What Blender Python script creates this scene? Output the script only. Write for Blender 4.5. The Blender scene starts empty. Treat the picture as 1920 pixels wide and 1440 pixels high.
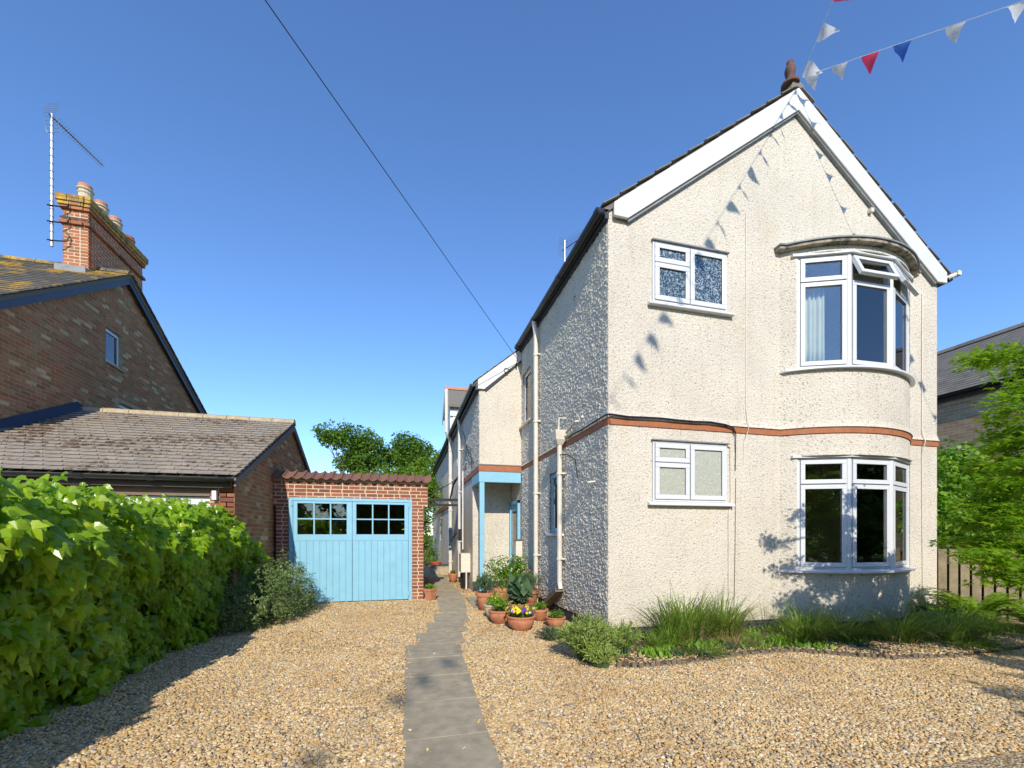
import bpy, bmesh, math, random
import numpy as np
from mathutils import Vector, Matrix, Euler
R = math.radians
random.seed(7); rng = np.random.default_rng(7)
S = bpy.context.scene; C = S.collection
# ------------------------------------------------------------------ camera, sky, sun, exposure
TH = math.atan(203/805)
cd = bpy.data.cameras.new('camera'); cam = bpy.data.objects.new('camera', cd); C.objects.link(cam)
cam.location = (0, 0, 1.4); cam.rotation_euler = (R(90), 0, -TH)
cd.sensor_width = 36; cd.lens = 36*805/1920; cd.shift_y = (1002-720)/1920
cd.clip_start = .05; cd.clip_end = 2000
S.camera = cam
LX, LY, LZ = .155, 1.0, -.62                       # the way the sunlight travels
EL = math.atan(-LZ/math.hypot(LX, LY))
w = bpy.data.worlds.new('World'); S.world = w; w.use_nodes = True
wn = w.node_tree.nodes; wl = w.node_tree.links
sky = wn.new('ShaderNodeTexSky'); sky.sky_type = 'NISHITA'; sky.sun_disc = False
sky.sun_elevation = EL; sky.sun_rotation = math.atan2(-LX, -LY) % (2*math.pi)
sky.air_density = 1.0; sky.dust_density = .1; sky.ozone_density = 5.5; sky.altitude = 50
hs = wn.new('ShaderNodeHueSaturation'); hs.inputs['Saturation'].default_value = 1.07; hs.inputs['Hue'].default_value = .504
wl.new(sky.outputs[0], hs.inputs['Color']); wl.new(hs.outputs[0], wn['Background'].inputs[0]); wn['Background'].inputs[1].default_value = .145
sd = bpy.data.lights.new('sun', 'SUN'); sun = bpy.data.objects.new('sun', sd); C.objects.link(sun)
sd.energy = 2.85; sd.angle = R(.55); sd.color = (1, .925, .79)
sun.rotation_euler = Vector((LX, LY, LZ)).to_track_quat('-Z', 'Y').to_euler()
sun.location = (-3, -20, 14)
S.view_settings.view_transform = 'Standard'; S.view_settings.look = 'None'
S.view_settings.exposure = 0.80; S.view_settings.gamma = 1; S.view_settings.use_curve_mapping = False
S.render.engine = 'CYCLES'

# ------------------------------------------------------------------ materials
def newmat(name):
    m = bpy.data.materials.new(name); m.use_nodes = True
    nt = m.node_tree; return m, nt, nt.nodes, nt.links, nt.nodes['Principled BSDF']
def mixc(nt, fac, a, b, mode='MIX'):
    n = nt.nodes.new('ShaderNodeMix'); n.data_type = 'RGBA'; n.blend_type = mode; n.clamp_factor = True
    for sock, v in ((n.inputs[0], fac), (n.inputs[6], a), (n.inputs[7], b)):
        if hasattr(v, 'is_linked') or isinstance(v, bpy.types.NodeSocket): nt.links.new(v, sock)
        elif isinstance(v, (int, float)): sock.default_value = v
        else: sock.default_value = (*v, 1) if len(v) == 3 else v
    return n.outputs[2]
def ramp(nt, src, pts):
    n = nt.nodes.new('ShaderNodeValToRGB'); cr = n.color_ramp
    while len(cr.elements) < len(pts): cr.elements.new(.5)
    for e, (p, c) in zip(cr.elements, pts):
        e.position = p; e.color = (*c, 1) if not isinstance(c, (int, float)) else (c, c, c, 1)
    nt.links.new(src, n.inputs[0]); return n.outputs[0]
def tex(nt, kind, scale, detail=4, vec=None, rough=.55, feature=None, out=0, dist=0):
    n = nt.nodes.new('ShaderNodeTex'+kind)
    n.inputs['Scale'].default_value = scale
    if kind == 'Noise':
        n.inputs['Detail'].default_value = detail; n.inputs['Roughness'].default_value = rough
        n.inputs['Distortion'].default_value = dist
    if feature: n.feature = feature
    if vec is None: vec = coords(nt)
    nt.links.new(vec, n.inputs['Vector']); return n.outputs[out]
def coords(nt, scale=None, world=False):
    if world:
        g = nt.nodes.new('ShaderNodeNewGeometry'); o = g.outputs['Position']
    else:
        t = nt.nodes.new('ShaderNodeTexCoord'); o = t.outputs['Object']
    if scale:
        mp = nt.nodes.new('ShaderNodeMapping'); mp.inputs['Scale'].default_value = scale
        nt.links.new(o, mp.inputs[0]); o = mp.outputs[0]
    return o
def bump(nt, h, strength, dist, bsdf, prev=None):
    b = nt.nodes.new('ShaderNodeBump'); b.inputs['Strength'].default_value = strength
    b.inputs['Distance'].default_value = dist; nt.links.new(h, b.inputs['Height'])
    if prev: nt.links.new(prev, b.inputs['Normal'])
    if bsdf: nt.links.new(b.outputs[0], bsdf.inputs['Normal'])
    return b.outputs[0]
def simple(name, col, rough=.5, var=.12, vscale=6, bs=0, bscale=60, metal=0, spec=None, dirt=None, dirtfac=(.55, .75), dscale=3):
    m, nt, N, L, b = newmat(name)
    b.inputs['Roughness'].default_value = rough; b.inputs['Metallic'].default_value = metal
    if spec is not None: b.inputs['Specular IOR Level'].default_value = spec
    v = coords(nt, world=True)
    f = tex(nt, 'Noise', vscale, 5, v)
    lo = tuple(max(0, c*(1-var)) for c in col); hi = tuple(min(1, c*(1+var)) for c in col)
    c = ramp(nt, f, [(.3, lo), (.7, hi)])
    if dirt:
        d = tex(nt, 'Noise', dscale, 8, v, .7)
        c = mixc(nt, ramp(nt, d, [(dirtfac[0], 0.), (dirtfac[1], 1.)]), c, dirt)
    L.new(c, b.inputs['Base Color'])
    if bs: bump(nt, tex(nt, 'Noise', bscale, 4, v), bs, .01, b)
    return m
def stucco(name, col, size=45, amp=.5, dist=.012, speck=.5):
    m, nt, N, L, b = newmat(name); b.inputs['Roughness'].default_value = .93
    b.inputs['Specular IOR Level'].default_value = .15
    v = coords(nt, world=True)
    big = tex(nt, 'Noise', 1.1, 6, v, .6)
    c = ramp(nt, big, [(.3, tuple(x*.90 for x in col)), (.52, col), (.75, tuple(min(1, x*1.05) for x in col))])
    warm = tex(nt, 'Noise', 2.3, 7, v, .7)
    c = mixc(nt, ramp(nt, warm, [(.55, 0.), (.8, .5)]), c, (col[0]*.92, col[1]*.82, col[2]*.66))
    mp = coords(nt, (3, 3, .35), world=True)
    st = tex(nt, 'Noise', 2.2, 6, mp, .7)
    c = mixc(nt, ramp(nt, st, [(.52, 0.), (.8, .5)]), c, (col[0]*.72, col[1]*.68, col[2]*.6))
    sx = nt.nodes.new('ShaderNodeSeparateXYZ'); L.new(v, sx.inputs[0]); sn = tex(nt, 'Noise', 4, 6, v, .7)
    ma = nt.nodes.new('ShaderNodeMath'); ma.operation = 'MULTIPLY_ADD'; ma.inputs[1].default_value = .9; L.new(sn, ma.inputs[0]); L.new(sx.outputs[2], ma.inputs[2])
    c = mixc(nt, ramp(nt, ma.outputs[0], [(.55, .55), (.85, 0.)]), c, (col[0]*.70, col[1]*.62, col[2]*.46))
    pits = tex(nt, 'Noise', 38, 2, v, .6)
    c = mixc(nt, ramp(nt, pits, [(.585, 0.), (.65, speck)]), c, (.26, .22, .16))
    L.new(c, b.inputs['Base Color'])
    n1 = tex(nt, 'Noise', size, 4, v, .75)
    vo = tex(nt, 'Voronoi', size*.8, vec=v, feature='SMOOTH_F1')
    h = nt.nodes.new('ShaderNodeMath'); h.operation = 'ADD'
    L.new(n1, h.inputs[0]); L.new(vo, h.inputs[1])
    bump(nt, h.outputs[0], amp, dist, b)
    return m
def brickmat(name, cols, bscale=90, dirt=.0):
    m, nt, N, L, b = newmat(name); b.inputs['Roughness'].default_value = .9
    b.inputs['Specular IOR Level'].default_value = .2
    oi = N.new('ShaderNodeObjectInfo'); g = N.new('ShaderNodeNewGeometry')
    ad = N.new('ShaderNodeMath'); ad.operation = 'ADD'; L.new(oi.outputs['Random'], ad.inputs[0])
    L.new(g.outputs['Random Per Island'], ad.inputs[1])
    fr = N.new('ShaderNodeMath'); fr.operation = 'FRACT'; L.new(ad.outputs[0], fr.inputs[0])
    c = ramp(nt, fr.outputs[0], [(i/(len(cols)-1) if len(cols) > 1 else 0, k) for i, k in enumerate(cols)])
    v = g.outputs['Position']
    f = tex(nt, 'Noise', 22, 6, v, .7)
    c = mixc(nt, ramp(nt, f, [(.3, 0.), (.8, .55)]), c, tuple(x*.55 for x in cols[0]))
    L.new(c, b.inputs['Base Color'])
    bump(nt, tex(nt, 'Noise', bscale, 4, v), .5, .004, b)
    return m
def leafmat(name, lo, hi, tip=None, rough=.45, trans=.35, spec=.4):
    m, nt, N, L, b = newmat(name); b.inputs['Roughness'].default_value = rough
    b.inputs['Specular IOR Level'].default_value = spec
    g = N.new('ShaderNodeNewGeometry'); oi = N.new('ShaderNodeObjectInfo')
    ad = N.new('ShaderNodeMath'); L.new(oi.outputs['Random'], ad.inputs[0]); L.new(g.outputs['Random Per Island'], ad.inputs[1])
    fr = N.new('ShaderNodeMath'); fr.operation = 'FRACT'; L.new(ad.outputs[0], fr.inputs[0])
    pts = [(0, lo), (.8, hi)] + ([(1., tip)] if tip else [])
    c = ramp(nt, fr.outputs[0], pts)
    f = tex(nt, 'Noise', 2.5, 3, g.outputs['Position'])
    c = mixc(nt, ramp(nt, f, [(.35, .0), (.7, .6)]), c, tuple(x*.6 for x in lo))
    L.new(c, b.inputs['Base Color'])
    t = N.new('ShaderNodeBsdfTranslucent')
    L.new(mixc(nt, .5, c, tuple(min(1, x*1.5) for x in hi)), t.inputs[0])
    mx = N.new('ShaderNodeMixShader'); mx.inputs[0].default_value = trans
    L.new(b.outputs[0], mx.inputs[1]); L.new(t.outputs[0], mx.inputs[2])
    L.new(mx.outputs[0], N['Material Output'].inputs[0]); return m
def glassmat(name, base=.16, tint=(.9, .95, .93)):
    m, nt, N, L, b = newmat(name); N.remove(b)
    gl = N.new('ShaderNodeBsdfGlossy'); gl.inputs['Roughness'].default_value = .015
    tr = N.new('ShaderNodeBsdfTransparent'); tr.inputs[0].default_value = (*tint, 1)
    fr = N.new('ShaderNodeFresnel'); fr.inputs[0].default_value = 1.5
    ad = N.new('ShaderNodeMath'); ad.operation = 'ADD'; ad.use_clamp = True; ad.inputs[1].default_value = base
    L.new(fr.outputs[0], ad.inputs[0])
    nb = tex(nt, 'Noise', 2.2, 1, coords(nt, world=True)); bp = bump(nt, nb, .12, .004, None); L.new(bp, gl.inputs['Normal'])
    mx = N.new('ShaderNodeMixShader'); L.new(ad.outputs[0], mx.inputs[0])
    L.new(tr.outputs[0], mx.inputs[1]); L.new(gl.outputs[0], mx.inputs[2]); L.new(mx.outputs[0], N['Material Output'].inputs[0])
    return m
def obscure(name, dark, light, sc, lo, hi):
    m, nt, N, L, b = newmat(name); b.inputs['Roughness'].default_value = .12
    v = coords(nt, world=True)
    f = tex(nt, 'Noise', sc, 3, v, .5, dist=1.5)
    L.new(mixc(nt, ramp(nt, f, [(lo, 0.), (hi, 1.)]), dark, light), b.inputs['Base Color'])
    bump(nt, f, .3, .004, b); return m

CREAM = (.665, .605, .505)
M = {}
M['stucco'] = stucco('cream_roughcast', CREAM, 58, 1.0, .010, .75)
M['dash'] = stucco('side_roughcast', tuple(c*1.0 for c in CREAM), 60, .6, .006, .1)
M['plinth'] = simple('black_plinth', (.035, .036, .042), .8, .3, 5, .4, 50)
M['terracotta_paint'] = simple('terracotta_paint', (.36, .125, .05), .7, .15, 9, .4, 70)
M['white'] = simple('white_plastic', (.64, .65, .66), .32, .03, 3)
M['whitewood'] = simple('white_painted_wood', (.63, .62, .59), .5, .05, 4, .15, 20, dirt=(.5, .48, .42), dirtfac=(.66, .9))
M['creampaint'] = simple('cream_painted_metal', (.66, .60, .50), .5, .1, 8, .1, 40)
M['blue'] = simple('light_blue_paint', (.225, .48, .62), .5, .05, 5, .12, 40, dirt=(.19, .38, .46), dirtfac=(.55, .85))
M['black'] = simple('black_plastic', (.018, .018, .02), .35, .2, 8)
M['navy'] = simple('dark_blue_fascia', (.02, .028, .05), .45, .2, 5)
M['brown'] = simple('brown_fascia', (.19, .115, .08), .55, .12, 5)
M['slate'] = brickmat('grey_slate', [(.16, .15, .125), (.24, .22, .185), (.20, .18, .15), (.28, .255, .215)])
M['mortar'] = simple('brick_mortar', (.60, .47, .33), .95, .12, 10, .5, 90)
M['mortar_grey'] = simple('old_mortar', (.40, .30, .17), .95, .2, 10, .5, 90)
M['redbrick'] = brickmat('red_garage_brick', [(.30, .095, .05), (.36, .12, .065), (.21, .085, .055), (.42, .17, .09), (.17, .085, .06), (.33, .10, .06)])
M['neighbrick'] = brickmat('mixed_neighbour_brick', [(.38, .15, .07), (.44, .18, .085), (.34, .20, .09), (.48, .23, .11), (.40, .28, .13), (.28, .14, .07), (.46, .20, .09), (.66, .54, .30)])
M['buffbrick'] = brickmat('buff_right_brick', [(.48, .35, .20), (.54, .42, .26), (.44, .22, .12), (.62, .52, .36), (.42, .31, .19)])
M['chimbrick'] = brickmat('chimney_brick', [(.38, .12, .055), (.44, .17, .08), (.27, .13, .075), (.48, .21, .10), (.22, .11, .06)])
M['terracotta'] = simple('terracotta_clay', (.50, .20, .10), .75, .16, 14, .3, 60, dirt=(.55, .34, .22), dirtfac=(.55, .8), dscale=9)
M['potbuff'] = simple('buff_chimney_pot', (.52, .45, .32), .8, .14, 9, .3, 60)
M['soil'] = simple('bed_soil', (.11, .075, .045), .95, .35, 14, .8, 45)
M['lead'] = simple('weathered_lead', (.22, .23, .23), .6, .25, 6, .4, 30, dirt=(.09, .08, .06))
M['concrete'] = simple('path_concrete', (.42, .35, .235), .93, .2, 9, .9, 170, dirt=(.27, .225, .15), dirtfac=(.5, .75))
M['metal'] = simple('galvanised_metal', (.55, .55, .55), .35, .12, 8, metal=.9)
M['fence'] = simple('pale_fence_wood', (.34, .27, .165), .85, .25, 7, .5, 30)
M['darkfence'] = simple('dark_fence_wood', (.13, .075, .045), .9, .25, 7, .5, 30)
M['log'] = simple('log_edging_wood', (.19, .15, .10), .9, .3, 25, .5, 60)
M['bark'] = simple('bark', (.13, .105, .08), .95, .3, 14, .9, 40)
M['curtain'] = simple('cream_curtain', (.72, .69, .60), .9, .06, 5)
M['room'] = simple('room_plaster', (.30, .28, .25), .9, .05, 3)
M['seal_shadow_line'] = simple('grey_seal_and_shadow', (.16, .165, .18), .6, .05, 5)  # grey for glazing gaskets and for the painted shadow lines round the sashes
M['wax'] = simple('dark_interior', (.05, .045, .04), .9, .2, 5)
M['glass'] = glassmat('window_glass', .11)
M['glassd'] = glassmat('garage_glass', .03)
M['obs1'] = obscure('patterned_glass', (.03, .055, .085), (.34, .41, .45), 34, .50, .60)
M['obs2'] = obscure('pebbled_glass_before_blind', (.36, .37, .30), (.50, .50, .43), 55, .45, .6)
M['asphalt'] = simple('road_asphalt', (.05, .05, .052), .9, .2, 30, .5, 90)
M['flagwhite'] = leafmat('white_flag_cloth', (.75, .75, .76), (.80, .80, .82), None, .8, .3, .1)
M['flagred'] = leafmat('red_flag_cloth', (.80, .05, .12), (.85, .08, .17), None, .8, .3, .1)
M['flagblue'] = leafmat('blue_flag_cloth', (.05, .16, .55), (.06, .18, .6), None, .8, .3, .1)
def lichen(m, col, lo, hi, sc=2.2):
    nt = m.node_tree; b = nt.nodes['Principled BSDF']; src = b.inputs['Base Color'].links[0].from_socket
    f = tex(nt, 'Noise', sc, 8, coords(nt, world=True), .7)
    nt.links.new(mixc(nt, ramp(nt, f, [(lo, 0.), (hi, 1.)]), src, col), b.inputs['Base Color']); return m
M['chimcap'] = lichen(brickmat('lichened_cap_brick', [(.30, .18, .09), (.36, .20, .1), (.22, .15, .08)]), (.52, .34, .05), .45, .6, 5)
M['nslate'] = lichen(brickmat('lichened_slate', [(.11, .105, .095), (.15, .14, .125), (.13, .12, .10)]), (.50, .30, .04), .50, .62, 1.4)
# concrete roof tiles with brown moss on their lower edges
def mosstile():
    m = brickmat('mossy_concrete_tile', [(.35, .30, .24), (.40, .34, .27), (.31, .265, .215), (.37, .31, .25)])
    nt = m.node_tree; b = nt.nodes['Principled BSDF']; src = b.inputs['Base Color'].links[0].from_socket
    f = tex(nt, 'Noise', 13, 2, coords(nt, world=True), .6)
    f2 = tex(nt, 'Noise', .8, 3, coords(nt, world=True), .5)
    mul = nt.nodes.new('ShaderNodeMath'); mul.operation = 'MULTIPLY'
    nt.links.new(f, mul.inputs[0]); nt.links.new(f2, mul.inputs[1])
    nt.links.new(mixc(nt, ramp(nt, mul.outputs[0], [(.31, 0.), (.35, .9)]), src, (.13, .085, .05)), b.inputs['Base Color'])
    return m
M['mosstile'] = mosstile()
M['pantile'] = brickmat('brown_pantile', [(.22, .11, .075), (.27, .14, .095), (.18, .10, .075), (.24, .11, .08)])
# leaves
M['creeper'] = leafmat('creeper_leaf', (.18, .33, .010), (.36, .56, .018), (.62, .72, .04), .28, .5, .5)
M['juniper'] = leafmat('juniper_needles', (.08, .15, .035), (.22, .30, .10), (.38, .40, .20), .7, .15, .2)
M['treeleaf'] = leafmat('tree_leaf', (.07, .15, .015), (.15, .27, .03), (.22, .35, .05), .6, .35, .2)
M['hedgeleaf'] = leafmat('hedge_leaf', (.09, .19, .012), (.20, .33, .025), (.30, .42, .05), .6, .35, .2)
M['mapleleaf'] = leafmat('maple_leaf', (.12, .27, .012), (.26, .44, .02), (.50, .54, .05), .55, .5, .2)
M['bushleaf'] = leafmat('bush_leaf', (.10, .24, .015), (.20, .39, .02), (.34, .50, .05), .35, .3, .4)
M['fern'] = leafmat('fern_leaf', (.15, .28, .012), (.27, .43, .02), (.36, .48, .04), .6, .4, .2)
M['grass'] = leafmat('grass_blade', (.12, .23, .02), (.24, .36, .045), (.45, .42, .17), .5, .40, .3)
M['lav'] = leafmat('lavender_leaf', (.24, .34, .06), (.44, .54, .13), (.55, .62, .2), .7, .3, .2)
M['greygreen'] = leafmat('grey_green_leaf', (.09, .17, .08), (.16, .26, .12), None, .7, .3, .2)
M['herb'] = leafmat('herb_leaf', (.11, .24, .02), (.22, .38, .03), (.32, .45, .07), .5, .35, .3)
M['dry'] = leafmat('dry_leaf', (.30, .22, .10), (.48, .38, .20), None, .8, .2, .1)
M['petal_white'] = leafmat('white_petal', (.78, .78, .74), (.8, .8, .78), None, .7, .2, .1)
M['petal_yellow'] = leafmat('yellow_petal', (.75, .58, .03), (.8, .65, .05), None, .7, .2, .1)
M['petal_purple'] = leafmat('purple_petal', (.13, .05, .32), (.2, .07, .45), None, .7, .2, .1)
M['petal_pink'] = leafmat('pink_petal', (.6, .16, .26), (.7, .25, .35), None, .7, .2, .1)

# ------------------------------------------------------------------ builders
class MB:
    def __init__(s): s.v = []; s.f = []
    def add(s, vs, fs):
        n = len(s.v); s.v += [tuple(p) for p in vs]; s.f += [tuple(i+n for i in f) for f in fs]; return s
    def box(s, x0, x1, y0, y1, z0, z1, mat=None):
        vs = [(x, y, z) for x in (x0, x1) for y in (y0, y1) for z in (z0, z1)]
        if mat is not None: vs = [tuple(mat @ Vector(p)) for p in vs]
        return s.add(vs, [(0, 1, 3, 2), (4, 6, 7, 5), (0, 4, 5, 1), (2, 3, 7, 6), (0, 2, 6, 4), (1, 5, 7, 3)])
    def prism(s, poly, axis, a, b):
        """poly of 2-D points extruded along axis between a and b"""
        n = len(poly)
        def P(p, t): return {'x': (t, p[0], p[1]), 'y': (p[0], t, p[1]), 'z': (p[0], p[1], t)}[axis]
        vs = [P(p, a) for p in poly]+[P(p, b) for p in poly]
        return s.add(vs, [tuple(range(n))[::-1], tuple(range(n, 2*n))]+[(i, (i+1) % n, n+(i+1) % n, n+i) for i in range(n)])
    def tube(s, pts, r, n=8, caps=True):
        pts = [Vector(p) for p in pts]; rs = r if isinstance(r, (list, tuple)) else [r]*len(pts)
        up = None; vs = []
        for i, p in enumerate(pts):
            d = (pts[min(i+1, len(pts)-1)]-pts[max(i-1, 0)]).normalized()
            if up is None: up = Vector((0, 0, 1)) if abs(d.z) < .9 else Vector((1, 0, 0))
            a = d.cross(up).normalized(); b = a.cross(d).normalized(); up = b
            for k in range(n):
                t = 2*math.pi*k/n; vs.append(p+(a*math.cos(t)+b*math.sin(t))*rs[i])
        fs = [(i*n+k, i*n+(k+1) % n, (i+1)*n+(k+1) % n, (i+1)*n+k) for i in range(len(pts)-1) for k in range(n)]
        if caps: fs += [tuple(range(n))[::-1], tuple(range((len(pts)-1)*n, len(pts)*n))]
        return s.add(vs, fs)
    def lathe(s, prof, c=(0, 0, 0), n=20, sx=1, sy=1):
        vs = [(c[0]+r*math.cos(2*math.pi*k/n)*sx, c[1]+r*math.sin(2*math.pi*k/n)*sy, c[2]+z) for r, z in prof for k in range(n)]
        fs = [(i*n+k, i*n+(k+1) % n, (i+1)*n+(k+1) % n, (i+1)*n+k) for i in range(len(prof)-1) for k in range(n)]
        return s.add(vs, fs)
def link(name, me, mat, parent=None, world=True, smooth=False, bevel=0, kind=None):
    if mat is not None: me.materials.append(mat)
    if smooth: me.polygons.foreach_set('use_smooth', [True]*len(me.polygons))
    o = bpy.data.objects.new(name, me); C.objects.link(o)
    if parent is not None:
        o.parent = parent
        if world:
            p = parent; loc = Vector()
            while p: loc += p.location; p = p.parent
            o.location = -loc
    if bevel:
        b = o.modifiers.new('bevel', 'BEVEL'); b.width = bevel; b.segments = 2; b.limit_method = 'ANGLE'
    if kind: o['kind'] = kind
    return o
def obj(name, mb, mat, parent=None, **k):
    me = bpy.data.meshes.new(name); me.from_pydata(mb.v, [], mb.f); me.update()
    return link(name, me, mat, parent, **k)
def npmesh(name, V, F):
    me = bpy.data.meshes.new(name); V = np.asarray(V, np.float32); F = np.asarray(F, np.int32); k = F.shape[1]
    me.vertices.add(len(V)); me.vertices.foreach_set('co', V.ravel())
    me.loops.add(F.size); me.loops.foreach_set('vertex_index', F.ravel())
    me.polygons.add(len(F)); me.polygons.foreach_set('loop_start', np.arange(0, F.size, k, dtype=np.int32))
    me.polygons.foreach_set('loop_total', np.full(len(F), k, np.int32)); me.polygons.foreach_set('use_smooth', [False]*len(F)); me.update(calc_edges=True); me.validate(); return me
def thing(name, label, cat, loc=(0, 0, 0), group=None, rz=0):
    o = bpy.data.objects.new(name, None); C.objects.link(o); o.location = loc; o.rotation_euler = (0, 0, rz)
    o.empty_display_size = .2
    o['label'] = label; o['category'] = cat
    if group: o['group'] = group
    return o
def tag(o, label, cat, group=None):
    o['label'] = label; o['category'] = cat
    if group: o['group'] = group
    return o
def struct(o): o['kind'] = 'structure'; return o
def plate(name, outer, holes, axis, a, b, mat, parent=None):
    """wall slab with holes; outline in (horizontal, z); axis is the wall's normal"""
    cu = bpy.data.curves.new('tmp', 'CURVE'); cu.dimensions = '2D'; cu.fill_mode = 'BOTH'; cu.extrude = abs(b-a)/2
    for poly in [outer]+holes:
        sp = cu.splines.new('POLY'); sp.points.add(len(poly)-1)
        for p, q in zip(sp.points, poly): p.co = (q[0], q[1], 0, 1)
        sp.use_cyclic_u = True
    t = bpy.data.objects.new('tmp', cu); C.objects.link(t)
    dg = bpy.context.evaluated_depsgraph_get(); me = bpy.data.meshes.new_from_object(t.evaluated_get(dg))
    bpy.data.objects.remove(t); bpy.data.curves.remove(cu); me.materials.clear()
    mid = (a+b)/2
    for v in me.vertices:
        x, z, d = v.co; v.co = (x, mid+d, z) if axis == 'y' else (mid+d, x, z)
    bm = bmesh.new(); bm.from_mesh(me); bmesh.ops.remove_doubles(bm, verts=bm.verts, dist=1e-5)
    bmesh.ops.recalc_face_normals(bm, faces=bm.faces); bm.to_mesh(me); bm.free(); me.name = name
    return link(name, me, mat, parent)
def rect(x0, x1, z0, z1): return [(x0, z0), (x1, z0), (x1, z1), (x0, z1)]
# a unit brick with worn edges, shared by every brick object
def unit_brick(seed, sharp=False):
    rr = random.Random(seed); bm = bmesh.new(); bmesh.ops.create_cube(bm, size=1)
    if not sharp: bmesh.ops.bevel(bm, geom=bm.edges[:], offset=.045, segments=1, affect='EDGES')
    for v in bm.verts: v.co += Vector((rr.uniform(-.012, .012), rr.uniform(-.02, .02), rr.uniform(-.02, .02)))*(.5 if sharp else 1)
    me = bpy.data.meshes.new('brick'); bm.to_mesh(me); bm.free(); return me
UB = {}
def piece(name, mat, parent, c, dims, rot=None, seed=0):
    """one brick / slate / tile as an object sharing its mesh; parents sit unrotated"""
    key = (mat.name, seed % 4)
    if key not in UB:
        me = unit_brick(seed % 4, name in ('tile', 'slate') or mat.name == 'buff_right_brick'); me.name = name; me.materials.append(mat); UB[key] = me
    o = bpy.data.objects.new(name, UB[key]); o.parent = parent
    p = parent; loc = Vector()
    while p: loc += p.location; p = p.parent
    o.location = Vector(c)-loc; o.scale = dims
    if rot: o.rotation_euler = rot
    C.objects.link(o); return o
UBV = np.array([(x, y, z) for x in (-.5, .5) for y in (-.5, .5) for z in (-.5, .5)])
UBF = np.array([(0, 1, 3, 2), (4, 6, 7, 5), (0, 4, 5, 1), (2, 3, 7, 6), (0, 2, 6, 4), (1, 5, 7, 3)])
def joined_pieces(name, lst, mat, parent):
    """the rest of the pieces in one mesh: lst of (centre, dims, 3x3 rotation or None)"""
    if not lst: return
    V = []; 
    for c, d, r in lst:
        v = UBV*np.array(d)
        if r is not None: v = v @ np.array(r).T
        V.append(v+np.array(c))
    n = len(lst); F = (UBF[None]+(np.arange(n)*8)[:, None, None]).reshape(-1, 4)
    return link(name, npmesh(name, np.concatenate(V), F), mat, parent, kind='stuff')
def lay_bricks(parent, mat, plane, at, h0, h1, z0, z1, inside=None, limit=300, nearkey=None, out=.004, bl=.212, bh=.062, j=.0132, name='brick', flemish=False, jit=.0012):
    """brickwork on a wall plane ('y': wall faces -Y, 'x+' / 'x-': faces +X / -X)"""
    L = []; z = z0; row = 0
    while z+bh <= z1+.02:
        x = h0; i = 0
        if row % 2: lens = [bl*.48]
        else: lens = []
        while x < h1-.03:
            l = lens.pop() if lens else (bl*.48 if (flemish and (i+row) % 2) else bl)
            e = min(x+l, h1)
            if e-x > .04:
                cx = (x+e)/2; cz = z+bh/2
                if inside is None or inside(cx, cz, e-x):
                    o = random.uniform(-jit, jit)
                    if plane == 'y': c = (cx, at-out+o+.04, cz); d = (e-x, .08, bh)
                    else:
                        sg = 1 if plane == 'x+' else -1
                        c = (at+sg*(out+o)-sg*.04, cx, cz); d = (.08, e-x, bh)
                    L.append((c, d))
            x = e+j; i += 1
        z += bh+j; row += 1
    if nearkey: L.sort(key=nearkey)
    for k, (c, d) in enumerate(L[:limit]): piece(name, mat, parent, c, d, seed=k)
    joined_pieces(name+'_courses', [(c, d, None) for c, d in L[limit:]], mat, parent)
    return len(L)
def tile_slope(parent, mat, p0, ux, up, wid, length, tw, ex, thick=.014, limit=300, name='tile', keep=None, jitter=.006, nearkey=None):
    """overlapping tiles on a roof slope: p0 lower corner, ux along the eave, up up the slope"""
    ux = Vector(ux).normalized(); up = Vector(up).normalized(); n = ux.cross(up).normalized()
    if n.z < 0: n = -n
    lift = math.atan((thick*1.5)/ex)
    L = []; r = 0
    while (r)*ex < length:
        off = (tw/2 if r % 2 else 0); c = -1
        while True:
            c += 1; a = c*tw-off; b = a+tw-(.010 if tw == .225 else .004)
            if a > wid: break
            a2 = max(a, 0); b2 = min(b, wid)
            if b2-a2 < .03: continue
            hh = min(ex*1.25, length-r*ex+.02)
            mid = Vector(p0)+ux*((a2+b2)/2)+up*(r*ex+hh/2)+n*(thick*1.4)
            if keep and not keep(mid): continue
            upt = (up*math.cos(lift)-n*math.sin(lift)+n*random.uniform(-jitter, jitter)+ux*random.uniform(-jitter, jitter)).normalized()
            nn = ux.cross(upt).normalized(); nn = nn if nn.z > 0 else -nn
            uxx = upt.cross(nn).normalized()
            Rm = Matrix((uxx, upt, nn)).transposed()
            L.append((mid, (b2-a2, hh, thick), Rm))
        r += 1
    if nearkey: L.sort(key=nearkey)
    for k, (c, d, Rm) in enumerate(L[:limit]): piece(name, mat, parent, c, d, Rm.to_euler(), k)
    joined_pieces(name+'_rows', [(tuple(c), d, Rm) for c, d, Rm in L[limit:]], mat, parent)
# leaves as numpy clouds
DIAMOND = (np.array([(0, 0, 0), (.32, .45, -.06), (0, 1, -.12), (-.32, .45, -.06)]), np.array([(0, 1, 2), (0, 2, 3)]))
BLADE = (np.array([(0, 0, 0), (.09, .5, .02), (0, 1, -.05), (-.09, .5, .02)]), np.array([(0, 1, 2), (0, 2, 3)]))
_h = [(.10, -.14), (.36, -.06), (.44, .14), (.70, .50), (.30, .46), (.25, .78)]
_iv = [(0, 0, 0)]+[(x, y, -.22*abs(x)*1.6-.16*y*y) for x, y in _h]+[(0, 1.28, -.34)]+[(-x, y, -.22*abs(x)*1.6-.16*y*y) for x, y in _h[::-1]]+[(0, .48, .06)]
IVY = (np.array(_iv), np.array([(14, i, (i+1) % 14) for i in range(14)]))
def unit(a): return a/np.maximum(np.linalg.norm(a, axis=1, keepdims=True), 1e-9)
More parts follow.
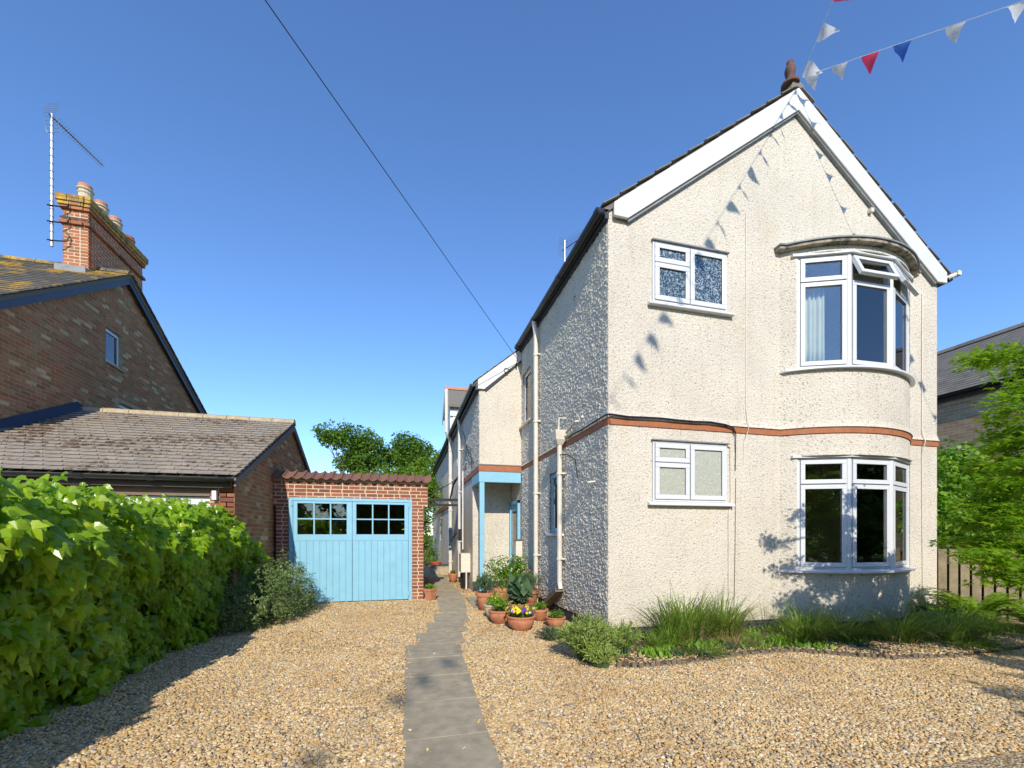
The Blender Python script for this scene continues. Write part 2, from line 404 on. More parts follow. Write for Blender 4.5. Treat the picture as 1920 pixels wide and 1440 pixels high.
def leaves(P, Nn, Y, size, tpl):
    """P points, Nn leaf normals, Y tip directions, size per leaf"""
    T, Ft = tpl; Nn = unit(Nn); Y = unit(Y-(Y*Nn).sum(1, keepdims=True)*Nn); X = np.cross(Y, Nn)
    s = size[:, None, None]
    V = P[:, None, :]+s*(T[None, :, 0:1]*X[:, None, :]+T[None, :, 1:2]*Y[:, None, :]+T[None, :, 2:3]*Nn[:, None, :])
    F = Ft[None]+(np.arange(len(P))*len(T))[:, None, None]
    return V.reshape(-1, 3), F.reshape(-1, Ft.shape[1])
def rnd(n): return unit(rng.normal(size=(n, 3)))
def blobcloud(blobs, n, shell=.35, squash=1.0):
    """points spread through ellipsoid blobs (cx,cy,cz,rx,ry,rz), denser near the skin, with outward normals"""
    vol = np.array([b[3]*b[4]*b[5] for b in blobs])**.7; vol /= vol.sum(); P = []; Nn = []
    for b, w_ in zip(blobs, vol):
        k = int(n*w_)+1; d = rnd(k); r = 1-shell*rng.random(k)**1.6*1.3+rng.normal(0, .06, k)
        P.append(np.array(b[:3])+d*r[:, None]*np.array(b[3:])); Nn.append(d)
    return np.concatenate(P), np.concatenate(Nn)
def foliage(name, blobs, n, size, mat, parent=None, tpl=DIAMOND, shell=.5, var=.35, droop=.2, clump=None, world=True, cut=None, updir=.3):
    P, Nn = blobcloud(blobs, n, shell)
    if clump:                                   # pull the leaves together into sprays so that gaps open up between them
        k = max(8, int(n/clump[0])); Cn = P[rng.integers(0, len(P), k)]
        idx = rng.integers(0, k, len(P)); off = rnd(len(P))*np.array(clump[1] if hasattr(clump[1], '__len__') else [clump[1]]*3)*(rng.random((len(P), 1))**.5)
        P = Cn[idx]+off; 
        cn = Nn[rng.integers(0, len(Nn), 1)]
        Nn = unit(unit(off)+.4*rnd(len(P)))
    if cut is not None:
        k = cut(P); P = P[k]; Nn = Nn[k]
    m = len(P)
    N2 = unit(Nn*.6+rnd(m)*.6+np.array([0, 0, updir])); Y = rnd(m)+Nn*.5+np.array([0, 0, -droop])
    V, F = leaves(P, N2, Y, size*(1+var*rng.normal(size=m)).clip(.4, 1.8), tpl)
    return link(name, npmesh(name, V, F), mat, parent, world=world)
def pt(p): return tuple(p)

# ------------------------------------------------------------------ ground
g = MB(); g.add([(-400, -400, -.05), (400, -400, -.05), (400, 600, -.05), (-400, 600, -.05)], [(0, 1, 2, 3)])
struct(obj('ground', g, simple('ground_grass', (.07, .10, .03), .95, .3, 1.5, .8, 20)))
g = MB(); g.add([(-60, -9, -.03), (60, -9, -.03), (60, -4.2, -.03), (-60, -4.2, -.03)], [(0, 1, 2, 3)])
struct(obj('road', g, M['asphalt']))
def gravelmat(name, island=False):
    m, nt, N, L, b = newmat(name); b.inputs['Roughness'].default_value = .8
    b.inputs['Specular IOR Level'].default_value = .25
    cols = [(0, (.54, .38, .16)), (.18, (.68, .52, .27)), (.34, (.50, .29, .10)), (.5, (.78, .67, .46)), (.64, (.42, .23, .08)),
            (.76, (.60, .42, .19)), (.86, (.36, .30, .23)), (.93, (.19, .19, .19)), (1, (.68, .54, .33))]
    if island:
        oi = N.new('ShaderNodeObjectInfo'); c = ramp(nt, oi.outputs['Random'], cols)
        v = coords(nt, world=True); f = tex(nt, 'Noise', .9, 6, v, .65)
        c = mixc(nt, ramp(nt, f, [(.45, 0.), (.75, .55)]), c, (.44, .27, .11))
        f = tex(nt, 'Noise', 1.7, 7, v, .7)
        c = mixc(nt, ramp(nt, f, [(.56, 0.), (.75, .6)]), c, (.20, .17, .10))
        L.new(c, b.inputs['Base Color'])
    else:
        v = coords(nt, world=True)
        vo = N.new('ShaderNodeTexVoronoi'); vo.inputs['Scale'].default_value = 62; L.new(v, vo.inputs['Vector'])
        sp = N.new('ShaderNodeSeparateColor'); L.new(vo.outputs['Color'], sp.inputs[0])
        c = ramp(nt, sp.outputs[0], cols)
        c = mixc(nt, ramp(nt, vo.outputs['Distance'], [(.35, 0.), (.7, .8)]), c, (.14, .10, .06))
        L.new(c, b.inputs['Base Color'])
        inv = N.new('ShaderNodeMath'); inv.operation = 'SUBTRACT'; inv.inputs[0].default_value = 1; L.new(vo.outputs['Distance'], inv.inputs[1])
        bump(nt, inv.outputs[0], 1, .012, b)
    return m
M['gravel'] = gravelmat('gravel_bed'); M['pebble'] = gravelmat('gravel_stone', True)
g = MB(); g.add([(-7, -4.1, 0), (12, -4.1, 0), (12, 30, 0), (-7, 30, 0)], [(0, 1, 2, 3)])
struct(obj('driveway', g, M['gravel']))

# path of concrete slabs
path = bpy.data.objects.new('path', None); C.objects.link(path); struct(path)
slabs = [((-.03, .02), (.62, .60), .2, 1.55), ((-.02, .01), (.60, .57), 1.56, 2.28), ((-.01, .01), (.57, .575), 2.29, 2.95), ((.0, .01), (.575, .60), 2.96, 3.60),
         ((.01, .01), (.60, .63), 3.61, 4.25), ((.01, .02), (.63, .65), 4.26, 4.88), ((.02, .02), (.65, .70), 4.89, 5.48),
         ((.17, .17), (.77, .79), 5.50, 6.13), ((.32, .34), (.90, .92), 6.15, 6.82), ((.48, .51), (1.04, 1.06), 6.84, 7.60),
         ((.63, .65), (1.10, 1.16), 7.62, 8.2), ((.65, .67), (1.17, 1.22), 8.21, 8.8), ((.67, .70), (1.22, 1.28), 8.81, 9.4)]
yy = 9.41
while yy < 26:
    slabs.append(((.70, .70), (1.30, 1.30), yy, yy+.6)); yy += .612
for (xa, xb), (xc, xd), y0, y1 in slabs:
    m = MB(); t = .022+random.uniform(-.002, .002); j = lambda: random.uniform(-.008, .008)
    base = [(xa+j(), y0, -.02), (xc+j(), y0+j(), -.02), (xd+j(), y1, -.02), (xb+j(), y1+j()*.5, -.02)]
    m.add(base+[(x, y, t+random.uniform(-.003, .003)) for x, y, _ in base], [(4, 5, 6, 7), (0, 1, 5, 4), (1, 2, 6, 5), (2, 3, 7, 6), (3, 0, 4, 7)])
    obj('slab', m, M['concrete'], path, bevel=.002)
obj('joint_bed', MB().add([((a0 if k_ == 0 else a1)+(.02 if k_ == 0 else -.02), yv-.015, .014) for (a0, _), (a1, _b), yv, y1_ in slabs for k_ in (0, 1)]+[((b0 if k_ == 0 else b1)+(.02 if k_ == 0 else -.02), y1_+.004, .014) for (_, b0), (_b, b1), yv, y1_ in slabs for k_ in (0, 1)], [(2*i, 2*i+1, 2*len(slabs)+2*i+1, 2*len(slabs)+2*i) for i in range(len(slabs))]), M['soil'], path)
# second slabs running to the porch door
for x0, x1, y0, y1 in [(1.30, 1.85, 7.95, 8.7), (1.32, 1.95, 8.72, 9.35), (1.72, 2.55, 9.42, 10.34)]:
    obj('slab', MB().box(x0, x1, y0, y1, -.02, .026), M['concrete'], path, bevel=.006)

# gravel stones, one scatter
BED = [(2.62, 5.1), (2.2, 4.12), (2.41, 4.04), (2.92, 4.05), (3.86, 4.17), (4.46, 4.16), (4.98, 3.82), (5.3, 3.62), (6.2, 3.5), (7.4, 3.55), (9.3, 3.7), (12, 3.9), (12, 5.1)]
def inpoly(P, poly):
    x, y = P[:, 0], P[:, 1]; r = np.zeros(len(P), bool); n = len(poly)
    for i in range(n):
        x1, y1 = poly[i]; x2, y2 = poly[(i+1) % n]
        c = ((y1 > y) != (y2 > y)) & (x < (x2-x1)*(y-y1)/((y2-y1) if y2 != y1 else 1e-9)+x1); r ^= c
    return r
def gravel_points():
    out = []
    for y0, y1, dens in [(1.9, 3.6, 5200), (3.6, 5.5, 4200), (5.5, 7.6, 3000), (7.6, 10.2, 1900), (10.2, 14, 700)]:
        x0 = -3.1; x1 = min(2.15*y1, 9.6) if y1 < 6 else 3
        n = int((x1-x0)*(y1-y0)*dens); out.append(np.c_[rng.uniform(x0, x1, n), rng.uniform(y0, y1, n), rng.uniform(.0, .010, n)])
    P = np.concatenate(out); k = np.ones(len(P), bool)
    ib = inpoly(P, BED); k &= ~ib | ((rng.random(len(P)) < .42*np.exp(-np.maximum(P[:, 1]-4.05, 0)/.22)) & (P[:, 0] > 2.2)); P[ib, 2] += .044
    k &= ~((P[:, 0] > 2.55) & (P[:, 1] > 5.1)) & ~((P[:, 0] < .45) & (P[:, 1] > 9.42))
    for (xa, xb), (xc, xd), y0, y1 in slabs:
        t = ((P[:, 1]-y0)/(y1-y0)).clip(0, 1); xl = xa+(xb-xa)*t; xr = xc+(xd-xc)*t
        edge = rng.uniform(-.015, .035, len(P))
        k &= ~((P[:, 1] > y0-.01) & (P[:, 1] < y1+.01) & (P[:, 0] > xl+edge) & (P[:, 0] < xr-edge))
    k &= ~((P[:, 0] > 1.3) & (P[:, 0] < 1.9) & (P[:, 1] > 7.95) & (P[:, 1] < 9.35))
    # only what the camera side can see
    a = np.arctan2(P[:, 0], P[:, 1]); k &= (a > -.80) & (a < 1.22)
    P = P[k]; P[:, 2] += .006*np.sin(P[:, 0]*2.1+1)*np.sin(P[:, 1]*1.7)
    return P
gp = gravel_points()
stray = []
for (xa, xb), (xc, xd), y0, y1 in slabs[:10]:
    for _ in range(5): stray.append((random.uniform(xa+.02, xc-.02) if random.random() < .3 else (random.uniform(xa, xa+.05) if random.random() < .5 else random.uniform(xc-.06, xc)), random.uniform(y0, y1), .032))
gp = np.concatenate([gp, np.array(stray)])
pc = bpy.data.collections.new('pebble_shapes')
for i in range(7):
    bm = bmesh.new(); bmesh.ops.create_icosphere(bm, subdivisions=1 if i else 2, radius=1); rr = random.Random(i)
    for v in bm.verts: v.co *= rr.uniform(.78, 1.12)
    sc = (1, rr.uniform(.6, .9), rr.uniform(.4, .65))
    for v in bm.verts: v.co = Vector((v.co.x*sc[0], v.co.y*sc[1], v.co.z*sc[2]))
    me = bpy.data.meshes.new('pebble'); bm.to_mesh(me); bm.free(); me.materials.append(M['pebble'])
    me.polygons.foreach_set('use_smooth', [i % 2 == 0]*len(me.polygons))
    pc.objects.link(bpy.data.objects.new('pebble', me))
gm = bpy.data.meshes.new('gravel'); gm.vertices.add(len(gp)); gm.vertices.foreach_set('co', gp.astype(np.float32).ravel()); gm.update()
gravel = bpy.data.objects.new('gravel', gm); C.objects.link(gravel); gravel['kind'] = 'stuff'; gravel['label'] = 'golden pea gravel covering the driveway'
def scatter(o, coll, smin, smax, tilt=.6):
    ng = bpy.data.node_groups.new('scatter', 'GeometryNodeTree')
    ng.interface.new_socket('Geometry', in_out='INPUT', socket_type='NodeSocketGeometry'); ng.interface.new_socket('Geometry', in_out='OUTPUT', socket_type='NodeSocketGeometry')
    N = ng.nodes; L = ng.links; gi = N.new('NodeGroupInput'); go = N.new('NodeGroupOutput')
    ip = N.new('GeometryNodeInstanceOnPoints'); ci = N.new('GeometryNodeCollectionInfo'); ci.inputs['Collection'].default_value = coll
    ci.inputs['Separate Children'].default_value = True; ci.inputs['Reset Children'].default_value = True; ip.inputs['Pick Instance'].default_value = True
    rv = N.new('FunctionNodeRandomValue'); rv.data_type = 'FLOAT_VECTOR'; rv.inputs[0].default_value = (-tilt, -tilt, 0); rv.inputs[1].default_value = (tilt, tilt, 6.28)
    rs = N.new('FunctionNodeRandomValue'); rs.data_type = 'FLOAT'; rs.inputs[2].default_value = smin; rs.inputs[3].default_value = smax; rs.inputs['Seed'].default_value = 3
    L.new(gi.outputs[0], ip.inputs['Points']); L.new(ci.outputs[0], ip.inputs['Instance']); L.new(rv.outputs[0], ip.inputs['Rotation'])
    L.new(rs.outputs[1], ip.inputs['Scale']); L.new(ip.outputs[0], go.inputs[0])
    md = o.modifiers.new('scatter', 'NODES'); md.node_group = ng
scatter(gravel, pc, .008, .0185)

# flower bed soil and log edging
bedm = MB(); n = len(BED); bedm.add([(x, y, .02) for x, y in BED]+[(x, y, .045) for x, y in BED], [tuple(range(n, 2*n))]+[(i, (i+1) % n, n+(i+1) % n, n+i) for i in range(n)])
struct(obj('flower_bed', bedm, M['soil']))
edge = thing('log_edging', 'curved low edging of short upright log stubs along the flower bed', 'garden edging', (3.8, 4.1, 0))
ep = [Vector((x, y)) for x, y in BED[1:9]]; seglog = []
for a, b in zip(ep, ep[1:]):
    k = int((b-a).length/.062)
    for i in range(k):
        p = a+(b-a)*(i/k); seglog.append(p)
for p in seglog:
    h = .046+random.uniform(-.026, .014)
    obj('log', MB().lathe([(.0, -.02), (.029, -.02), (.029, h-.005), (.024, h), (0, h+.002)], (p.x+random.uniform(-.006, .006), p.y-.02, 0), 7), M['log'], edge)

# ------------------------------------------------------------------ the cream house
HX0, HX1, HY = 2.60, 8.49, 5.13
RX, RZ, RS = 5.60, 7.98, .753            # ridge x, roof top at the ridge, slope
house = thing('cream_house', 'cream roughcast gabled two-storey house with a terracotta band and a two-storey bow window', 'house', (HX0, HY, 0))
def gz(x, dz=0): return RZ-RS*abs(x-RX)+dz
BC, BR, BCY = 6.60, 2.0, None
half, sag = 1.27, .46; BRAD = (half**2+sag**2)/(2*sag); BCY = HY-sag+BRAD
def bowy(x, r=0): 
    return BCY-math.sqrt(max(0, (BRAD+r)**2-(x-BC)**2))
holes = [rect(3.23, 4.41, 4.50, 5.34), rect(3.23, 4.41, 1.83, 2.66), rect(5.44, 7.72, .90, 2.49), rect(5.44, 7.72, 3.78, 5.40)]
plate('wall', [(HX0, 0.0), (HX1, 0.0), (HX1, gz(HX1, -.10)), (RX, gz(RX, -.10)), (HX0, gz(HX0, -.10))], holes, 'y', HY, HY+.25, M['stucco'], house)
# lower storey stands 2 cm behind a bell-cast lip above the band
def lip(pts, z, out, nm='bell_cast'):
    m = MB(); k = len(pts)
    prof = [(0, .10), (-out*.35, .045), (-out, 0), (0, -.004)]
    vs = []
    for i, p in enumerate(pts):
        a = Vector(pts[max(i-1, 0)]); b = Vector(pts[min(i+1, k-1)]); d = (b-a).normalized(); nn = Vector((-d.y, d.x))
        for o_, dz in prof: vs.append((p[0]+nn.x*o_, p[1]+nn.y*o_, z+dz))
    q = len(prof)
    m.add(vs, [(i*q+j, (i+1)*q+j, (i+1)*q+(j+1) % q, i*q+(j+1) % q) for i in range(k-1) for j in range(q)]+[tuple(range(q)), tuple(range((k-1)*q, k*q))[::-1]])
    return m
bow = [(BC-half+2*half*i/28, bowy(BC-half+2*half*i/28)) for i in range(29)]
front_line = [(HX0-.045, HY-.0), (HX0, HY-.0)]+[]
def band_mesh(pts, z0, z1, out):
    m = MB(); k = len(pts); vs = []
    for i, p in enumerate(pts):
        a = Vector(pts[max(i-1, 0)]); b = Vector(pts[min(i+1, k-1)]); d = (b-a).normalized(); nn = Vector((-d.y, d.x))
        for o_, z in ((.0, z0), (-out, z0), (-out, z1), (0, z1)): vs.append((p[0]+nn.x*o_, p[1]+nn.y*o_, z))
    m.add(vs, [(i*4+j, (i+1)*4+j, (i+1)*4+(j+1) % 4, i*4+(j+1) % 4) for i in range(k-1) for j in range(4)]+[(0, 1, 2, 3), ((k-1)*4+3, (k-1)*4+2, (k-1)*4+1, (k-1)*4)])
    return m
seg_l = [(HX0, HY), (BC-half, HY)]; seg_r = [(BC+half, HY), (HX1+.01, HY)]; seg_s = [(HX0, 9.37), (HX0, HY)]
for s_ in (seg_l, bow, seg_r, seg_s):
    obj('string_course', band_mesh(s_, 2.84, 2.925, .016), M['terracotta_paint'], house)
    obj('bell_cast', lip(s_, 2.926, .035), M['stucco'], house)
# curved bow walls
def bow_wall(z0, z1, r=0, thick=.16, mat='stucco', nm='bow_wall'):
    m = MB(); k = 33; vs = []
    for i in range(k):
        x = BC-half+2*half*i/(k-1)
        ang = (x-BC); y = bowy(x, 0)-r
        dx, dy = x-BC, y-BCY; L_ = math.hypot(dx, dy); ix, iy = x-dx/L_*thick, y-dy/L_*thick
        iy = max(iy, y+.02)
        for z in (z0, z1): vs += [(x, y, z), (ix, iy, z)]
    fs = []
    for i in range(k-1):
        a = i*4; b = a+4
        fs += [(a, b, b+2, a+2), (a+1, a+3, b+3, b+1), (a+2, b+2, b+3, a+3), (a, a+1, b+1, b)]
    fs += [(0, 2, 3, 1), ((k-1)*4, (k-1)*4+1, (k-1)*4+3, (k-1)*4+2)]
    m.add(vs, fs); return obj(nm, m, M[mat], house)
bow_wall(.17, .865); bow_wall(2.53, 2.83); bow_wall(2.925, 3.745); bow_wall(5.425, 5.50)
bow_wall(0, .17, -.012, mat='plinth', nm='plinth'); 
# head bead over the lower bow
obj('drip_bead', band_mesh([(BC-half+.22, bowy(BC-half+.22))]+bow[4:26], 2.525, 2.545, .03), M['stucco'], house)
for s_ in ([(HX0, HY), (BC-half, HY)], [(BC+half, HY), (HX1, HY)], [(HX0, 9.37), (HX0, HY)]):
    pass
obj('plinth', MB().box(HX0-.004, BC-half-.01, HY-.006, HY-.001, .0, .17), M['plinth'], house)
obj('plinth', MB().box(BC+half+.01, HX1, HY-.006, HY-.001, .0, .17), M['plinth'], house)
# bow roof: lead flat with a rough timber edge
m = MB(); k = 33; top = [];
rim = [(BC-1.36+2.70*i/(k-1)) for i in range(k)]
R2 = BRAD+.09
def ry(x): return BCY-math.sqrt(max(0, R2*R2-(x-BC)**2))
pts = [(x, min(ry(x), HY-.10)) for x in rim]; pts = [(rim[0], HY)]+pts+[(rim[-1], HY)]; q = len(pts)
m.add([(x, y, 5.505) for x, y in pts]+[(x, y, 5.545) for x, y in pts], [tuple(range(q))[::-1], tuple(range(q, 2*q))]+[(i, (i+1) % q, q+(i+1) % q, q+i) for i in range(q)])
obj('bow_cornice', m, simple('mouldy_cornice', (.36, .31, .23), .9, .3, 8, .7, 40, dirt=(.07, .06, .05), dirtfac=(.45, .6), dscale=7), house)
pts2 = [(x+(x-BC)*.012, y-.02 if y < HY-.01 else y) for x, y in pts]
m = MB(); m.add([(x, y, 5.547) for x, y in pts2]+[(x, y, 5.568) for x, y in pts2]+[(BC-1.1, HY, 5.66), (BC+1.1, HY, 5.66)],
      [tuple(range(q))[::-1]]+[(i, i+1, q+i+1, q+i) for i in range(q-1)]+[tuple(range(q, 2*q))+(2*q+1, 2*q)])
obj('bow_roof', m, M['lead'], house)
# barge boards
bt = lambda x: 7.93-RS*abs(x-RX)
for sgn in (-1, 1):
    xe = 2.64 if sgn < 0 else 8.60; xi = 2.84 if sgn < 0 else 8.40
    poly = [(RX, bt(RX)), (RX, bt(RX)-.325), (xi, bt(xi)-.325), (xe+.0, bt(xi)-.32), (xe, bt(xe))]
    obj('barge_board', MB().prism(poly, 'y', HY-.075, HY-.035), M['whitewood'], house, bevel=.006)
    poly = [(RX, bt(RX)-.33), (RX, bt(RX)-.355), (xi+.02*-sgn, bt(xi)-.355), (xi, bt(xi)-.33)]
    obj('barge_trim', MB().prism(poly, 'y', HY-.050, HY-.002), M['lead'], house)  # trim coloured dark to paint the shadow line under the barge board
obj('barge_bracket', MB().box(7.0, 7.06, HY-.06, HY-.01, bt(7.03)-.46, bt(7.03)-.40), M['creampaint'], house)
# roof planes
roof = MB()
YB = 25.0
def slab(x0, x1, y0, y1, zf, t=.10):
    return MB().add([(x0, y0, zf(x0)), (x1, y0, zf(x1)), (x1, y1, zf(x1)), (x0, y1, zf(x0)), (x0, y0, zf(x0)-t), (x1, y0, zf(x1)-t), (x1, y1, zf(x1)-t), (x0, y1, zf(x0)-t)],
                    [(0, 1, 2, 3), (7, 6, 5, 4), (0, 4, 5, 1), (1, 5, 6, 2), (2, 6, 7, 3), (3, 7, 4, 0)])
rf = obj('roof', slab(2.50, RX, HY-.03, YB, lambda x: gz(x, -.02), .08), M['slate'], house)
obj('roof', slab(RX, 8.68, HY-.03, YB, lambda x: gz(x, -.02), .08), M['slate'], house)
wz = lambda x: 5.66-.80*(2.65-x)
obj('roof', slab(1.50, 2.66, 9.33, YB, lambda x: wz(x)-.0, .07), M['slate'], house)
# slates along the verges, each proud and uneven
for sgn in (-1, 1):
    up = Vector((-sgn, 0, RS)).normalized(); L_ = math.hypot(3.1, 3.1*RS); r = 0
    x0 = 2.50 if sgn < 0 else 8.68
    while r*.16 < L_-.1:
        for cc in range(2):
            c = Vector((x0, HY-.07+.14+cc*.29+(.06 if r % 2 else 0), gz(x0)+.012))+up*(r*.16+.12)
            ang = math.atan(RS)*(-1 if sgn < 0 else 1)
            piece('slate', M['slate'], rf, c+Vector((0, random.uniform(-.012, .012), random.uniform(0, .008))), (.28, .285, .013), (0, ang+(.05 if sgn < 0 else -.05), random.uniform(-.015, .015)), r)
        r += 1
for i in range(6):
    obj('ridge_tile', MB().prism([(RX-.13, gz(RX)-.06), (RX-.09, gz(RX)+.03), (RX, gz(RX)+.075), (RX+.09, gz(RX)+.03), (RX+.13, gz(RX)-.06), (RX, gz(RX)-.02)], 'y', HY-.06+i*.45, HY-.06+i*.45+.435), M['slate'], rf)
# finial on the ridge end
fin = MB().lathe([(0, 0), (.12, 0), (.12, .04), (.065, .08), (.045, .12), (.065, .17), (.075, .24), (.055, .30), (.04, .33), (.05, .36), (0, .38)], (RX-.06, HY+.02, gz(RX)+.04), 14)
obj('finial', fin, simple('dark_terracotta', (.13, .06, .04), .8, .3, 12, .5, 40), house, smooth=True)
# side wall (real roughcast relief), split at the band
def height_field(ny, nz, cell, seed, lam=.046, amp=.009):
    r = np.random.default_rng(seed); a = r.normal(size=(ny, nz)); f = np.fft.rfft2(a)
    ky = np.fft.fftfreq(ny, cell)[:, None]; kz = np.fft.rfftfreq(nz, cell)[None]; k = np.hypot(ky, kz)
    h = np.fft.irfft2(f*np.exp(-(k*.0135)**2*3.5), s=(ny, nz)); h /= h.std()
    h2 = np.fft.irfft2(f*np.exp(-(k*.30)**2), s=(ny, nz)); h2 /= h2.std()
    return amp*np.clip(h+.5, 0, 2.2)+.0010*h2
def rough_wall(name, x, y0, y1, z0, z1, holes, seed, cell=.010, out=-1, amp=.0085, slope=None):
    ny = int((y1-y0)/cell)+1; nz = int((z1-z0)/cell)+1
    ys = np.linspace(y0, y1, ny); zs = np.linspace(z0, z1, nz); H_ = height_field(ny, nz, cell, seed, amp=amp)
    ey = np.minimum((ys-y0), (y1-ys)); H_ = H_*np.clip(ey/.03, 0, 1)[:, None]
    V = np.stack([x+out*(.012+H_), np.broadcast_to(ys[:, None], H_.shape), np.broadcast_to(zs[None], H_.shape)], -1).reshape(-1, 3)
    i, j = np.meshgrid(np.arange(ny-1), np.arange(nz-1), indexing='ij'); i = i.ravel(); j = j.ravel()
    cy = (ys[i]+ys[i+1])/2; cz = (zs[j]+zs[j+1])/2; k = np.ones(len(i), bool)
    for a, b, c, d in holes: k &= ~((cy > a) & (cy < b) & (cz > c) & (cz < d))
    i, j = i[k], j[k]
    F = np.stack([i*nz+j, i*nz+j+1, (i+1)*nz+j+1, (i+1)*nz+j], 1)
    return link(name, npmesh(name, V, F), M['dash'], house, smooth=True)
sh = [(6.78, 7.42, 1.39, 2.50), (8.62, 9.26, 3.78, 4.96)]
plate('wall', rect(HY+.25, YB, 0, 5.55), [rect(6.78, 7.42, 1.39, 2.50), rect(8.62, 9.26, 3.78, 4.96)], 'x', HX0, HX0+.25, M['stucco'], house)
rough_wall('roughcast', HX0, HY, 9.37, .17, 2.83, [sh[0]], 1)
rough_wall('roughcast', HX0, HY, 9.37, 2.925, 5.57, [sh[1]], 2)
obj('wall', MB().box(HX0-.010, HX0+.25, HY+.001, HY+.25, .17, 5.57), M['stucco'], house)
obj('plinth', MB().box(HX0-.012, HX0-.001, HY-.006, 9.37, 0, .165), M['plinth'], house)
obj('wall', MB().box(HX1-.25, HX1-.001, HY+.251, YB, 0, 5.7), M['stucco'], house)
obj('wall', MB().box(HX0+.251, HX1-.251, YB-.3, YB, 0, 5.7), M['stucco'], house)
obj('floor_slab', MB().box(HX0+.26, HX1-.26, HY+.26, YB-.31, 2.75, 2.95), M['room'], house)
obj('floor_slab', MB().box(HX0+.26, HX1-.26, HY+.26, YB-.31, 5.5, 5.6), M['room'], house)
obj('partition', MB().box(HX0+.26, HX1-.26, 9.6, 9.7, .02, 2.74), M['room'], house)
obj('partition', MB().box(HX0+.26, HX1-.26, 9.6, 9.7, 2.96, 5.49), M['room'], house)
obj('partition', MB().box(4.9, 5.0, HY+.26, 9.59, .02, 2.74), M['room'], house)
obj('partition', MB().box(4.9, 5.0, HY+.26, 9.59, 2.96, 5.49), M['room'], house)
# bow floors inside so no light leaks between wall and glass
for z0, z1 in ((.80, .862), (2.535, 2.60), (3.70, 3.742), (5.43, 5.49)):
    pp = [(x, y+.10) for x, y in bow[3:26]]; pp = [(pp[0][0], HY+.1)]+pp+[(pp[-1][0], HY+.1)]
    obj('bow_board', MB().prism(pp, 'z', z0, z1), M['room'], house)
# rafters' feet and gutters on the left eave
def gutter(parent, x, y0, y1, z, r=.058, mat='black', axis='y', n=8, joints=()):
    m = MB(); prof = [(math.cos(math.pi+math.pi*k/n)*r, math.sin(math.pi+math.pi*k/n)*r) for k in range(n+1)]
    prof2 = prof+[(r*.86, 0)]+[(math.cos(-math.pi*k/n)*r*.86, math.sin(-math.pi*k/n)*r*.86) for k in range(1, n+1)]
    m.prism([(x+a, z+b) for a, b in prof2], 'y', y0, y1) if axis == 'y' else m.prism([(x+a, z+b) for a, b in prof2], 'x', y0, y1)
    for j in joints:
        pj = [(x+a*1.12, z+b*1.12) for a, b in prof]+[(x+r*.9, z+.008), (x-r*.9, z+.008)]
        m.prism(pj, axis, j-.05, j+.05)
    return obj('gutter', m, M[mat], parent)
gutter(house, 2.46, HY-.05, 9.33, 5.60, joints=(HY, 6.6, 8.0, 9.2))
obj('fascia', MB().box(2.53, 2.585, HY-.03, 9.33, 5.50, 5.62), M['navy'], house)
gutter(house, 1.47, 9.33, YB, 4.70, joints=(9.4, 11, 13, 15))
obj('fascia', MB().box(1.53, 1.60, 9.33, YB, 4.58, 4.72), M['navy'], house)
obj('gutter_end', MB().tube([(8.62, HY+.0, 5.60), (8.86, HY-.05, 5.70)], .035, 8).box(8.82, 8.90, HY-.09, HY-.01, 5.67, 5.74), M['creampaint'], house)
gutter(house, 8.72, HY-.05, 12, 5.62)

# windows ----------------------------------------------------------
def bx(mb, x0, x1, z0, z1, d0, d1, T): mb.box(x0, x1, d0, d1, z0, z1, T)
def frame_rect(x0, x1, z0, z1, t, d0, d1, T, mb=None):
    mb = mb or MB()
    bx(mb, x0, x1, z0, z0+t, d0, d1, T); bx(mb, x0, x1, z1-t, z1, d0, d1, T)
    bx(mb, x0, x0+t, z0+t, z1-t, d0, d1, T); bx(mb, x1-t, x1, z0+t, z1-t, d0, d1, T); return mb
def window(parent, T, x0, x1, z0, z1, lights, ft=.045, st=.045, fmat='white', gmat='glass', inner='wax', d=.07, sashmat=None):
    """T places the window: x along it, -y outwards. lights: (x0,x1,z0,z1,open angle)"""
    f = frame_rect(x0, x1, z0, z1, ft, 0, d, T)
    for a, b, c, e in _mullions(lights, x0, x1, z0, z1, ft): bx(f, a, b, c, e, .002, d-.002, T)
    fo = obj('window', f, M[fmat], parent, bevel=.004)
    for (a, b, c, e, op) in lights:
        TT = T
        if op: TT = T @ Matrix.Translation((0, -.005, e)) @ Matrix.Rotation(-op, 4, 'X') @ Matrix.Translation((0, 0, -e))
        rg = MB(); frame_rect(a-.006, b+.006, c-.006, e+.006, .012, -.003, .001, T, rg); obj('seal_shadow_line', rg, M['seal_shadow_line'], fo)  # grey ring paints the shadow line between sash and frame
        obj('sash', frame_rect(a, b, c, e, st, -.018, .035, TT), M[sashmat or fmat], fo, bevel=.005)
        g_ = MB(); g_.box(a+st-.003, b-st+.003, .006, .012, c+st-.003, e-st+.003, TT); obj('pane', g_, M[gmat] if isinstance(gmat, str) else M[gmat[0]], fo)
        ga = MB(); frame_rect(a+st-.006, b-st+.006, c+st-.006, e-st+.006, .007, -.010, .005, TT, ga); obj('gasket', ga, M['seal_shadow_line'], fo)
    return fo
def _mullions(l, x0, x1, z0, z1, ft):
    out = []; xs = sorted({round(v, 3) for a in l for v in (a[0], a[1])}); 
    for i, a in enumerate(l):
        for b in l[i+1:]:
            if abs(a[0]-b[0]) < .02 and b[2] >= a[3]-.001: out.append((a[0], a[1], a[3]-.004, b[2]+.004))
            if abs(b[0]-a[0]) < .02 and a[2] >= b[3]-.001: out.append((a[0], a[1], b[3]-.004, a[2]+.004))
            if b[0] >= a[1]-.001: out.append((a[1]-.004, b[0]+.004, z0+ft, z1-ft))
    return out
T0 = Matrix.Translation((0, HY-.02, 0))
